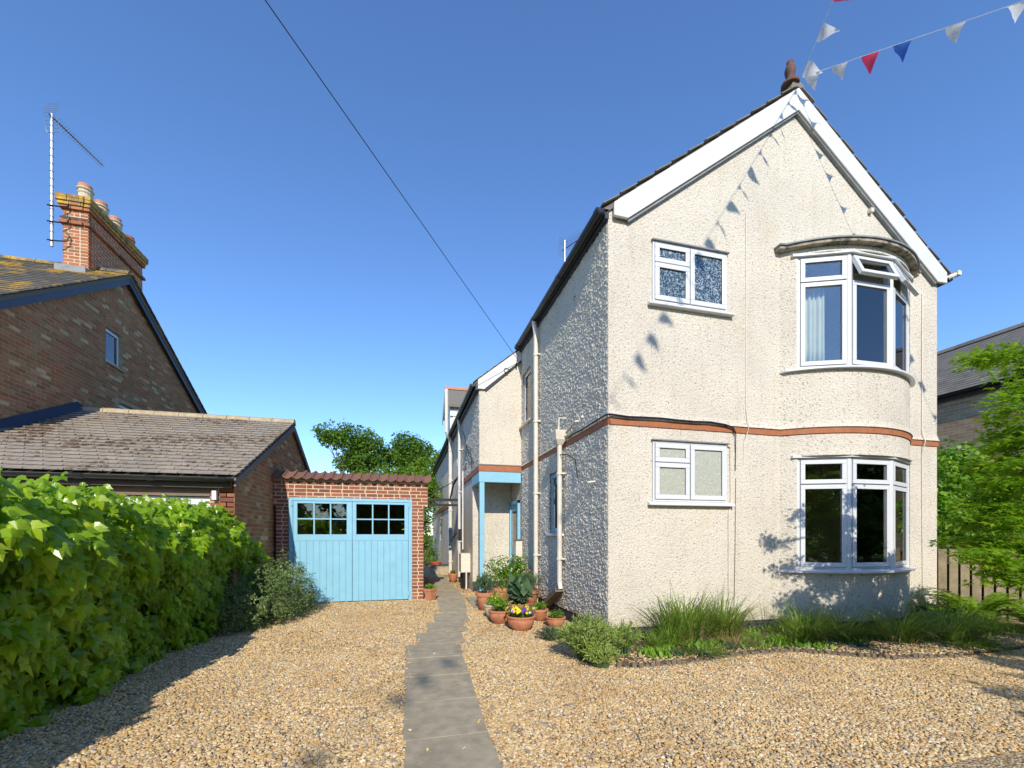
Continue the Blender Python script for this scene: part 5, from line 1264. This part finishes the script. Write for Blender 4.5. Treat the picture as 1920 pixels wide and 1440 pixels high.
# ------------------------------------------------------------------ pots and their plants
POTS = 'terracotta pots grouped by the path'
def pot(label, loc, r, h, kind='tall', name='terracotta_pot', mat='terracotta', group=POTS):
    t = thing(name, label, 'plant pot', loc, group)
    if kind == 'tall': prof = [(0, 0), (r*.68, 0), (r*.9, h*.80)]; rim = [(r*.92, h*.78), (r*1.02, h*.80), (r*1.04, h*.98), (r*1.0, h), (r*.88, h), (r*.86, h*.8)]
    elif kind == 'bowl': prof = [(0, 0), (r*.5, 0), (r*.62, h*.1), (r*.88, h*.42), (r*.97, h*.75), (r*.95, h*.9)]; rim = [(r*.93, h*.86), (r*1.03, h*.88), (r*1.05, h*.97), (r*1.0, h), (r*.88, h*.99), (r*.87, h*.85)]
    n_ = 4 if kind == 'square' else 22
    if kind == 'square': prof = [(0, 0), (r*.85, 0), (r*1.15, h*.8)]; rim = [(r*1.2, h*.8), (r*1.28, h*.82), (r*1.3, h), (r*1.15, h), (r*1.1, h*.82)]
    obj('pot_body', MB().lathe(prof, (0, 0, 0), n_), M[mat], t, world=False, smooth=(n_ > 4)); obj('pot_rim', MB().lathe(rim, (0, 0, 0), n_), M[mat], t, world=False)
    obj('soil', MB().lathe([(0, h*.93), (r*.9 if kind != 'square' else r*1.12, h*.9)], (0, 0, 0), n_), M['soil'], t, world=False)
    return t
def leafy(label, loc, rad, h, n, size, mat, name='potted_plant', tpl=DIAMOND, flowers=None, cat='plant', stem=True, up=.6):
    t = thing(name, label, cat, loc); blobs = [(0, 0, h*.5, rad, rad, h*.5)]
    P, Nn = blobcloud(blobs, n, .9); m = len(P)
    V, F = leaves(P, unit(Nn*.5+rnd(m)+np.array([0, 0, .5])), rnd(m)+np.array([0, 0, up]), size*rng.uniform(.6, 1.4, m), tpl)
    link('foliage', npmesh('foliage', V, F), M[mat], t, world=False, kind='stuff')
    if stem:
        sm = MB()
        for i in range(14): a = random.uniform(0, 6.28); sm.tube([(0, 0, 0), (rad*.3*math.cos(a), rad*.3*math.sin(a), h*.4), (rad*.8*math.cos(a), rad*.8*math.sin(a), h*random.uniform(.5, .9))], .003, 4, False)
        obj('stem', sm, M['herb'], t, world=False, kind='stuff')
    for fm, fn_, fs in (flowers or []):
        d = rnd(fn_); d[:, 2] = np.abs(d[:, 2])*.9+.1; Pf = d*np.array([rad, rad, h*.55])+np.array([0, 0, h*.5]); Pp = np.repeat(Pf, 5, 0); an_ = np.tile(np.arange(5)*2*np.pi/5, fn_)
        nn = np.repeat(unit(d+np.array([0, -.8, .2])), 5, 0); t1 = unit(np.cross(nn, np.array([0, 0, 1.]))); t2 = np.cross(nn, t1); Yd = t1*np.cos(an_)[:, None]+t2*np.sin(an_)[:, None]
        T_ = (np.array([(0, 0, 0), (.45, .6, .1), (0, 1, .12), (-.45, .6, .1)]), DIAMOND[1])
        V, F = leaves(Pp, nn, Yd, np.full(len(Pp), fs), T_); link('flower', npmesh('flower', V, F), M[fm], t, world=False, kind='stuff')
    return t
pot('tall orange terracotta pot nearest the blue porch post', (1.46, 7.86, 0), .17, .33)
leafy('strappy dark green bulb leaves in the tall left pot', (1.46, 7.86, .32), .17, .30, 420, .12, 'greygreen', tpl=BLADE, up=2.2)
pot('wide buff terracotta bowl with a few green shoots, left of the pansy bowl', (1.47, 6.58, 0), .19, .22, 'bowl')
leafy('sparse green shoots in the left front bowl', (1.47, 6.58, .21), .15, .16, 190, .06, 'herb', up=1.5)
pot('largest terracotta bowl at the front holding pansies', (1.66, 6.05, 0), .21, .22, 'bowl')
leafy('yellow and purple pansies in the front bowl', (1.66, 6.05, .20), .22, .16, 420, .04, 'herb', name='pansies', flowers=[('petal_yellow', 30, .024), ('petal_purple', 12, .026), ('petal_white', 6, .02)])
pot('tall terracotta pot beside the downpipe with grey bushy lavender', (2.30, 7.86, 0), .21, .36)
leafy('bushy grey-green lavender with pink tufts in the pot by the downpipe', (2.30, 7.86, .34), .26, .34, 1500, .05, 'greygreen', tpl=BLADE, name='lavender', flowers=[('petal_pink', 4, .02)], up=1.2)
pot('mossy olive bowl half hidden behind the left front bowl', (1.47, 7.02, 0), .18, .24, 'bowl', mat='potbuff')
leafy('yellow-green seedlings in the mossy bowl', (1.47, 7.02, .22), .15, .14, 240, .05, 'herb', flowers=[('petal_yellow', 6, .02)])
pot('medium terracotta pot with broad tulip leaves in the middle of the group', (1.86, 6.86, 0), .17, .26)
leafy('broad blue-green tulip leaves in the middle pot', (1.86, 6.86, .20), .20, .42, 130, .20, 'greygreen', name='tulips', tpl=DIAMOND, up=1.6)
pot('small terracotta pot right of the pansy bowl', (2.13, 6.62, 0), .14, .20)
leafy('low yellow-green herb in the small right pot', (2.13, 6.62, .19), .13, .12, 240, .035, 'herb')
pot('low terracotta bowl behind the lavender bush near the wall', (2.22, 6.12, 0), .15, .16, 'bowl')
leafy('fine green thyme in the low bowl near the wall', (2.22, 6.12, .15), .14, .11, 380, .025, 'herb', name='thyme')
pot('terracotta pot carrying the white flowering bush at the back', (1.95, 8.55, 0), .2, .32)
leafy('tall airy bush with tiny white flowers before the porch', (1.98, 8.55, .30), .42, .66, 1700, .05, 'herb', name='white_flower_bush', flowers=[('petal_white', 70, .014)])
leafy('dark leafy stems beside the porch door', (2.35, 8.75, .0), .20, .95, 600, .10, 'herb', name='leafy_plant')
leafy('pink daisies standing between the back pots and the wall', (2.38, 8.15, .25), .16, .42, 160, .05, 'herb', name='pink_daisies', flowers=[('petal_pink', 16, .03)])
pot('back terracotta pot under the pink daisies', (2.38, 8.2, 0), .15, .26)
leafy('thin spindly green shoots left of the tulip pot', (1.62, 7.3, .0), .14, .48, 170, .07, 'lav', name='spindly_plant', tpl=BLADE, up=2)
# terracotta figure: two stacked round pots with a face
fg = thing('terracotta_figure', 'small stacked terracotta face figure among the pots', 'garden ornament', (2.10, 7.45, 0))
obj('body', MB().lathe([(0, 0), (.11, 0), (.13, .08), (.12, .20), (.08, .26), (.06, .28)], (0, 0, 0), 16), M['terracotta'], fg, world=False, smooth=True)
obj('head', MB().lathe([(.05, .27), (.10, .31), (.12, .38), (.11, .45), (.07, .49), (.09, .50), (.09, .53), (0, .54)], (0, 0, 0), 16).lathe([(0, -.02), (.018, 0), (0, .02)], (-.045, -.105, .40), 8).lathe([(0, -.02), (.018, 0), (0, .02)], (.035, -.11, .40), 8).lathe([(0, -.025), (.02, 0), (0, .025)], (-.005, -.125, .36), 8), M['terracotta'], fg, world=False, smooth=True)
pot('square pinkish plastic pot beside the garage corner', (.55, 9.22, 0), .115, .26, 'square', mat='terracotta', name='square_pot', group=None)
leafy('short green tuft in the square pot', (.55, 9.22, .24), .11, .10, 240, .045, 'herb')
pot('small terracotta pot against the wall under the meter box', (1.40, 12.6, 0), .14, .26)
leafy('small green plant in the pot under the meter box', (1.40, 12.6, .24), .10, .10, 120, .05, 'herb')
bo = thing('orange_bowl', 'orange bowl on the ground at the far end of the side passage', 'bowl', (1.25, 17.6, .12)); obj('bowl', MB().lathe([(0, 0), (.15, 0), (.26, .14), (.28, .16), (.24, .15), (0, .06)], (0, 0, 0), 16), simple('orange_plastic', (.62, .12, .03), .4), bo, world=False)
obj('stand', MB().lathe([(0, -.12), (.14, -.12), (.10, 0), (0, 0)], (0, 0, 0), 10), M['log'], bo, world=False)
for k_, (x, y, r_) in enumerate(((1.18, 16.6, .22), (1.35, 16.2, .18), (1.30, 17.0, .16))):
    bm = bmesh.new(); bmesh.ops.create_icosphere(bm, subdivisions=2, radius=r_)
    for v in bm.verts: v.co *= random.uniform(.8, 1.1); v.co.z = v.co.z*.7
    me = bpy.data.meshes.new('rock'); bm.to_mesh(me); bm.free(); o = link('rock', me, [M['terracotta'], M['concrete'], M['log']][k_]); o.location = (x, y, r_*.6)
    tag(o, ['reddish rubble lump in the side passage, nearest the wall step', 'grey stone in front of the back step', 'brown stone behind the rubble in the passage'][k_], 'stone')

# ------------------------------------------------------------------ trees
def tree(name, label, base, trunk_top, blobs, n, size, mat, r=.12, clump=(60, .4), group=None, shell=.6, limbs=10, tpl=DIAMOND, cat='tree', updir=.3, twigs=0):
    t = thing(name, label, cat, base, group); b = Vector(base); tt = Vector(trunk_top); m = MB()
    m.tube([pt(b), pt(b.lerp(tt, .5)+Vector((.05, .03, 0))), pt(tt)], [r, r*.8, r*.55], 8); obj('trunk', m, M['bark'], t)
    m = MB()
    for i in range(limbs):
        bl = blobs[i % len(blobs)]; e = Vector(bl[:3])+Vector((random.uniform(-.6, .6)*bl[3], random.uniform(-.6, .6)*bl[4], random.uniform(-.3, .7)*bl[5])); s = b.lerp(tt, random.uniform(.55, 1))
        mid = s.lerp(e, .5)+Vector((random.uniform(-.2, .2), random.uniform(-.2, .2), -.12*(e-s).length)); m.tube([pt(s), pt(s.lerp(mid, .5)-Vector((0, 0, .04))), pt(mid), pt(e)], [r*.32, r*.22, r*.13, r*.04], 6)
        for j in range(twigs):
            q = mid.lerp(e, random.random()); m.tube([pt(q), pt(q+Vector((random.uniform(-1, 1)*bl[3]*.5, random.uniform(-1, 1)*bl[4]*.5, random.uniform(-.1, .7)*bl[5])))], [r*.07, r*.02], 4)
    obj('limb', m, M['bark'], t, kind='stuff')
    o = foliage('crown', blobs, n, size, mat, t, clump=clump, shell=shell, tpl=tpl, updir=updir); return t
BG = 'trees beyond the garages'
tree('garden_tree', 'open-crowned tree with bare outer twigs, left of the two behind the garage', (-3.2, 30, 0), (-3.2, 30, 5.5),
     [(-3.0, 30, 7.5, 1.5, 1.4, 1.0), (-4.4, 30, 7.9, 1.2, 1.0, .65), (-2.2, 30, 6.6, 1.5, 1.4, 1.0), (-3.4, 30.3, 6.3, 1.1, 1.0, .8), (-5.2, 30, 8.0, .5, .5, .35)], 11000, .17, M['treeleaf'], .2, (55, .42), BG, limbs=16, twigs=5)
tree('garden_tree', 'rounder leafy tree, right of the two behind the garage', (.6, 31, 0), (.6, 31, 5.5),
     [(.4, 31, 7.3, 1.5, 1.4, 1.2), (1.2, 31, 6.9, 1.1, 1.0, .9), (-.3, 31, 6.6, 1.1, 1.0, .9)], 9000, .17, M['treeleaf'], .2, (70, .42), BG, limbs=12, twigs=2)
tree('garden_tree', 'pale twiggy tree beside the far end of the cream house', (2.6, 29, 0), (2.6, 29, 4.5), [(2.4, 29, 5.6, 1.4, 1.2, 1.1), (1.2, 29, 5.4, 1.1, 1, .8), (3.2, 29, 6.2, 1.3, 1.2, .8)], 9000, .15, M['hedgeleaf'], .14, (60, .35), BG, limbs=14, twigs=4)
tree('tall_shrub', 'broad bright green hedge tree directly above the garage roof', (-1.5, 24, 0), (-1.5, 24, 3), [(-1.6, 24, 3.6, 1.8, 1.2, 1.3), (.2, 24, 3.8, 1.7, 1.2, 1.2), (1.5, 24, 3.7, 1.3, 1.1, 1.1), (-.4, 24, 4.3, 1.3, 1, .7)], 20000, .12, M['hedgeleaf'], .12, (60, .30), BG, shell=.5)
tree('conifer', 'small pointed conifer at the left of the hedge tree', (-3.7, 24, 0), (-3.7, 24, 3), [(-3.7, 24, 2.2, .75, .7, 2.1), (-3.7, 24, 3.9, .35, .35, .9)], 6000, .10, M['hedgeleaf'], .08, (50, .18), BG)
tree('climbing_shrub', 'tall green climber filling the gap right of the garage', (.9, 19, 0), (.9, 19, 2.5), [(.85, 19, 1.0, .55, .6, 1.3), (.75, 19, 2.5, .55, .6, 1.2), (1.0, 19, 3.3, .6, .6, .9), (.5, 19, 3.2, .7, .7, 1.0)], 12000, .075, M['hedgeleaf'], .06, (60, .22), BG, shell=.5)
# bush behind the picket fence and maple at the frame's right
tree('laurel_bush', 'glossy green bush filling the corner above the picket fence', (9.9, 6.3, 0), (9.9, 6.3, 1.6),
     [(9.5, 6.1, 1.9, .95, .8, .75), (10.3, 6.0, 1.7, 1.0, .8, .8), (9.2, 5.7, 1.55, .55, .5, .5), (9.7, 5.9, 2.55, .9, .6, .5), (10.6, 6.0, 2.5, .9, .6, .5), (11.2, 6.2, 1.8, 1.0, .8, .9), (8.85, 5.35, 1.75, .3, .25, .5)], 22000, .085, M['bushleaf'], .07, (45, .20), shell=.6, cat='bush')
LAY = []
mp = thing('japanese_maple', 'lime green maple with flat layered branches at the right edge', 'tree', (6.3, 2.35, 0))
m = MB().tube([(6.3, 2.35, 0), (6.28, 2.4, .8), (6.15, 2.55, 1.7), (6.05, 2.6, 2.6), (5.95, 2.65, 3.2)], [.07, .06, .045, .025, .012], 8); obj('trunk', m, M['bark'], mp)
Pm = []; lm = MB()
def spray(x, y, z, rx, ry, n_):
    lm.tube([(6.15, 2.55, max(.5, z-.30)), ((6.15+x)/2, (2.55+y)/2, z-.05), (x, y, z)], [.014, .008, .003], 5)
    for j in range(7):
        a = random.uniform(0, 6.28); q = (x+rx*.8*math.cos(a), y+ry*.8*math.sin(a), z+random.uniform(-.05, .04)); lm.tube([(6.15*.3+x*.7, 2.55*.3+y*.7, z-.02), q], [.004, .0015], 4)
    c = np.array([x, y, z]); cl = rng.normal(0, .42, (10, 3))*np.array([rx, ry, .05]); idx = rng.integers(0, 10, n_)
    Pm.append(c+cl[idx]+rng.normal(0, 1, (n_, 3))*np.array([.055, .055, .028]))
rr = random.Random(5)
XT = lambda u, y: math.tan(TH+math.atan((u-960)/805))*y
for z, u_, k_ in ((3.00, 1850, 2), (2.86, 1862, 3), (2.72, 1900, 2), (2.52, 1868, 3), (2.42, 1880, 3), (2.28, 1862, 3), (2.15, 1885, 3), (2.0, 1838, 4), (1.88, 1850, 4), (1.74, 1825, 4), (1.62, 1835, 4), (1.50, 1822, 4), (1.38, 1822, 4), (1.26, 1830, 4), (1.14, 1845, 4), (1.02, 1862, 3)):
    for i in range(k_+(4 if z < 2.3 else 0)):
        yy_ = 2.72+rr.uniform(-.25, .22)
        spray(XT(u_, yy_)+.10+i*.30+rr.uniform(-.04, .04), yy_, z+rr.uniform(-.05, .05)-.01*i, .22, .20, 250)
Pm = np.concatenate(Pm); m_ = len(Pm)
MAPLE = (np.array([(0, 0, 0), (.16, .35, .0), (.5, .62, -.08), (.17, .55, 0), (0, 1.05, -.12), (-.17, .55, 0), (-.5, .62, -.08), (-.16, .35, 0)]), np.array([(0, 1, 3), (1, 2, 3), (0, 3, 5), (3, 4, 5), (0, 5, 7), (5, 6, 7)]))
V, F = leaves(Pm, unit(np.array([0, 0, 1.])+.55*rnd(m_)), rnd(m_)+np.array([-.3, 0, -.35]), .068*rng.uniform(.6, 1.3, m_), MAPLE)
link('crown', npmesh('crown', V, F), M['mapleleaf'], mp); obj('limb', lm, M['bark'], mp, kind='stuff')
# street side, behind the viewer: seen in the window reflections and by its shade
tree('street_tree', 'low spreading tree behind the viewer on the street side', (6.8, -3.0, 0), (6.6, -3.0, 2.8),
     [(4.7, -3.0, 3.0, .9, .8, .35), (5.9, -3.1, 3.3, 1.1, 1.0, .45), (7.3, -2.9, 3.6, 1.3, 1.0, .6), (6.5, -3.2, 3.9, .8, .8, .35)], 9000, .12, M['treeleaf'], .13, (55, .26), shell=.8, limbs=12)
sp_ = thing('bunting_post', 'slim timber post holding the right bunting string', 'pole', (9.06, -1.86, 0)); obj('post', MB().tube([(9.06, -1.9, 0), (9.06, -1.9, 5.0)], .05, 8), M['fence'], sp_)
for k_, (x, y, h, rr_) in enumerate(((12.5, -5.5, 3.8, 1.9), (17, -7, 5.0, 2.6), (23, -9, 6.0, 3.2), (30, -10, 6.5, 3.5), (13, -14, 8.5, 3.6), (5.5, -14, 8.5, 3.6), (-2.5, -14.5, 8.0, 3.6), (-11, -14, 8.0, 3.6))):
    tree('roadside_tree', ['round green tree', 'broad green tree', 'tall green tree', 'wide crowned tree', 'dark green tree', 'leafy tree', 'spreading tree', 'full crowned tree'][k_]+' across the road, number %s from the drive' % ['one', 'two', 'three', 'four', 'five', 'six', 'seven', 'eight'][k_], (x, y, 0), (x, y, h*.5),
         [(x, y, h*.55, rr_, rr_*.7, h*.45), (x+rr_*.4, y, h*.4, rr_*.8, rr_*.8, h*.3)], 11000, .36, M['treeleaf'], .15, (60, .6), group='trees across the road', limbs=6)
hd = thing('roadside_hedge', 'long clipped hedge across the road', 'hedge', (0, -12, 0)); foliage('crown', [(x, -12, 1.3, 1.6, .8, 1.6) for x in range(-20, 34, 2)], 34000, .18, M['hedgeleaf'], hd, shell=.4)

# ------------------------------------------------------------------ bunting and the overhead wire
def flag_mesh(d, down, w_, h, seed):
    """cloth triangle: top edge along the cord d, body twisting round in the wind"""
    rr = random.Random(seed*7+1); n_ = 6; vs = []; side = down.cross(d).normalized(); tw = rr.choice((-1, 1))*rr.uniform(.7, 1.35); wave = rr.uniform(0, 6)
    for i in range(n_+1):
        s = i/n_; a = tw*min(1, .35+s*1.3); e = d*math.cos(a)+side*math.sin(a)
        for j in range(4):
            t = j/3-.5; p = e*(t*w_*(1-s))+down*(s*h)+side*(.030*math.sin(s*4+wave)*s)+down*(.012*math.sin(t*5+wave)); 
            if i == 0: p = d*(t*w_)
            vs.append(tuple(p))
    fs = [(i*4+j, i*4+j+1, (i+1)*4+j+1, (i+1)*4+j) for i in range(n_) for j in range(3)]
    me = bpy.data.meshes.new('flag'); me.from_pydata(vs, [], fs); me.update(); me.polygons.foreach_set('use_smooth', [True]*len(me.polygons)); return me
def bunting(label, A, B, sagz, spacing, start, cols, blow, name='bunting'):
    A = Vector(A); B = Vector(B); L_ = (B-A).length; t = thing(name, label, 'bunting', pt(A)); P = lambda s: A.lerp(B, s)-Vector((0, 0, sagz*4*s*(1-s)))
    obj('cord', MB().tube([pt(P(i/24)) for i in range(25)], .0035, 5), M['white'], t)
    s = start; k = 0
    while s < L_-.1:
        p = P(s/L_); d = (P(s/L_+.001)-p).normalized()
        dn = Vector(blow)+Vector((random.uniform(-.35, .35), random.uniform(-.35, .35), random.uniform(-.3, .3))); dn = (dn-d*dn.dot(d)).normalized()
        me = flag_mesh(d, dn, .20, .235, k); me.materials.append(M[cols[k % len(cols)]])
        o = bpy.data.objects.new('flag', me); o.parent = t; C.objects.link(o); o.location = p-A
        s += spacing*(1 if k < 3 else 1.45); k += 1
    return t
AP = (5.53, 4.95, 7.95)
dA = Vector((-.41, -.91, .12)); dB = Vector((.43, -.83, -.37))
eA = Vector(AP)+dA*20.5; eA.z = 9.75; eA.x -= .65
bunting('string of mostly white bunting running from the gable peak overhead towards the camera', AP, pt(eA), .0, .42, .10, ['flagwhite', 'flagwhite', 'flagred', 'flagwhite', 'flagblue', 'flagwhite'], (.8, -.1, -.4))
bunting('string of bunting running from the gable peak down to the upper right', AP, pt(Vector(AP)+dB*8.2), .0, .34, .14, ['flagwhite', 'flagwhite', 'flagred', 'flagblue', 'flagwhite', 'flagwhite'], (.9, .35, -.35))
sp_ = thing('telegraph_pole', 'wooden telegraph pole across the road holding the far end of the bunting', 'pole', (eA.x, eA.y, 0)); obj('pole', MB().tube([(eA.x, eA.y-.12, 0), (eA.x, eA.y-.12, 9.9)], [.15, .09], 10), M['bark'], sp_)
P0 = Vector((2.44, WY-.16, 5.30)); P1 = Vector((-8.227, -4.630, 8.501)); 
tag(obj('overhead_wire', MB().tube([pt(P0.lerp(P1, i/20)-Vector((0, 0, .05*4*(i/20)*(1-i/20)))) for i in range(21)], .0055, 5), M['black']), 'thin black telephone wire slanting across the sky to the cream house', 'wire')
sp_ = thing('telegraph_pole', 'wooden telegraph pole on the left carrying the telephone wire', 'pole', (-8.23, -4.78, 0)); obj('pole', MB().tube([(-8.23, -4.78, 0), (-8.23, -4.78, 8.70)], [.15, .1], 10), M['bark'], sp_)
print('objects', len(bpy.data.objects), 'gravel', len(gp))
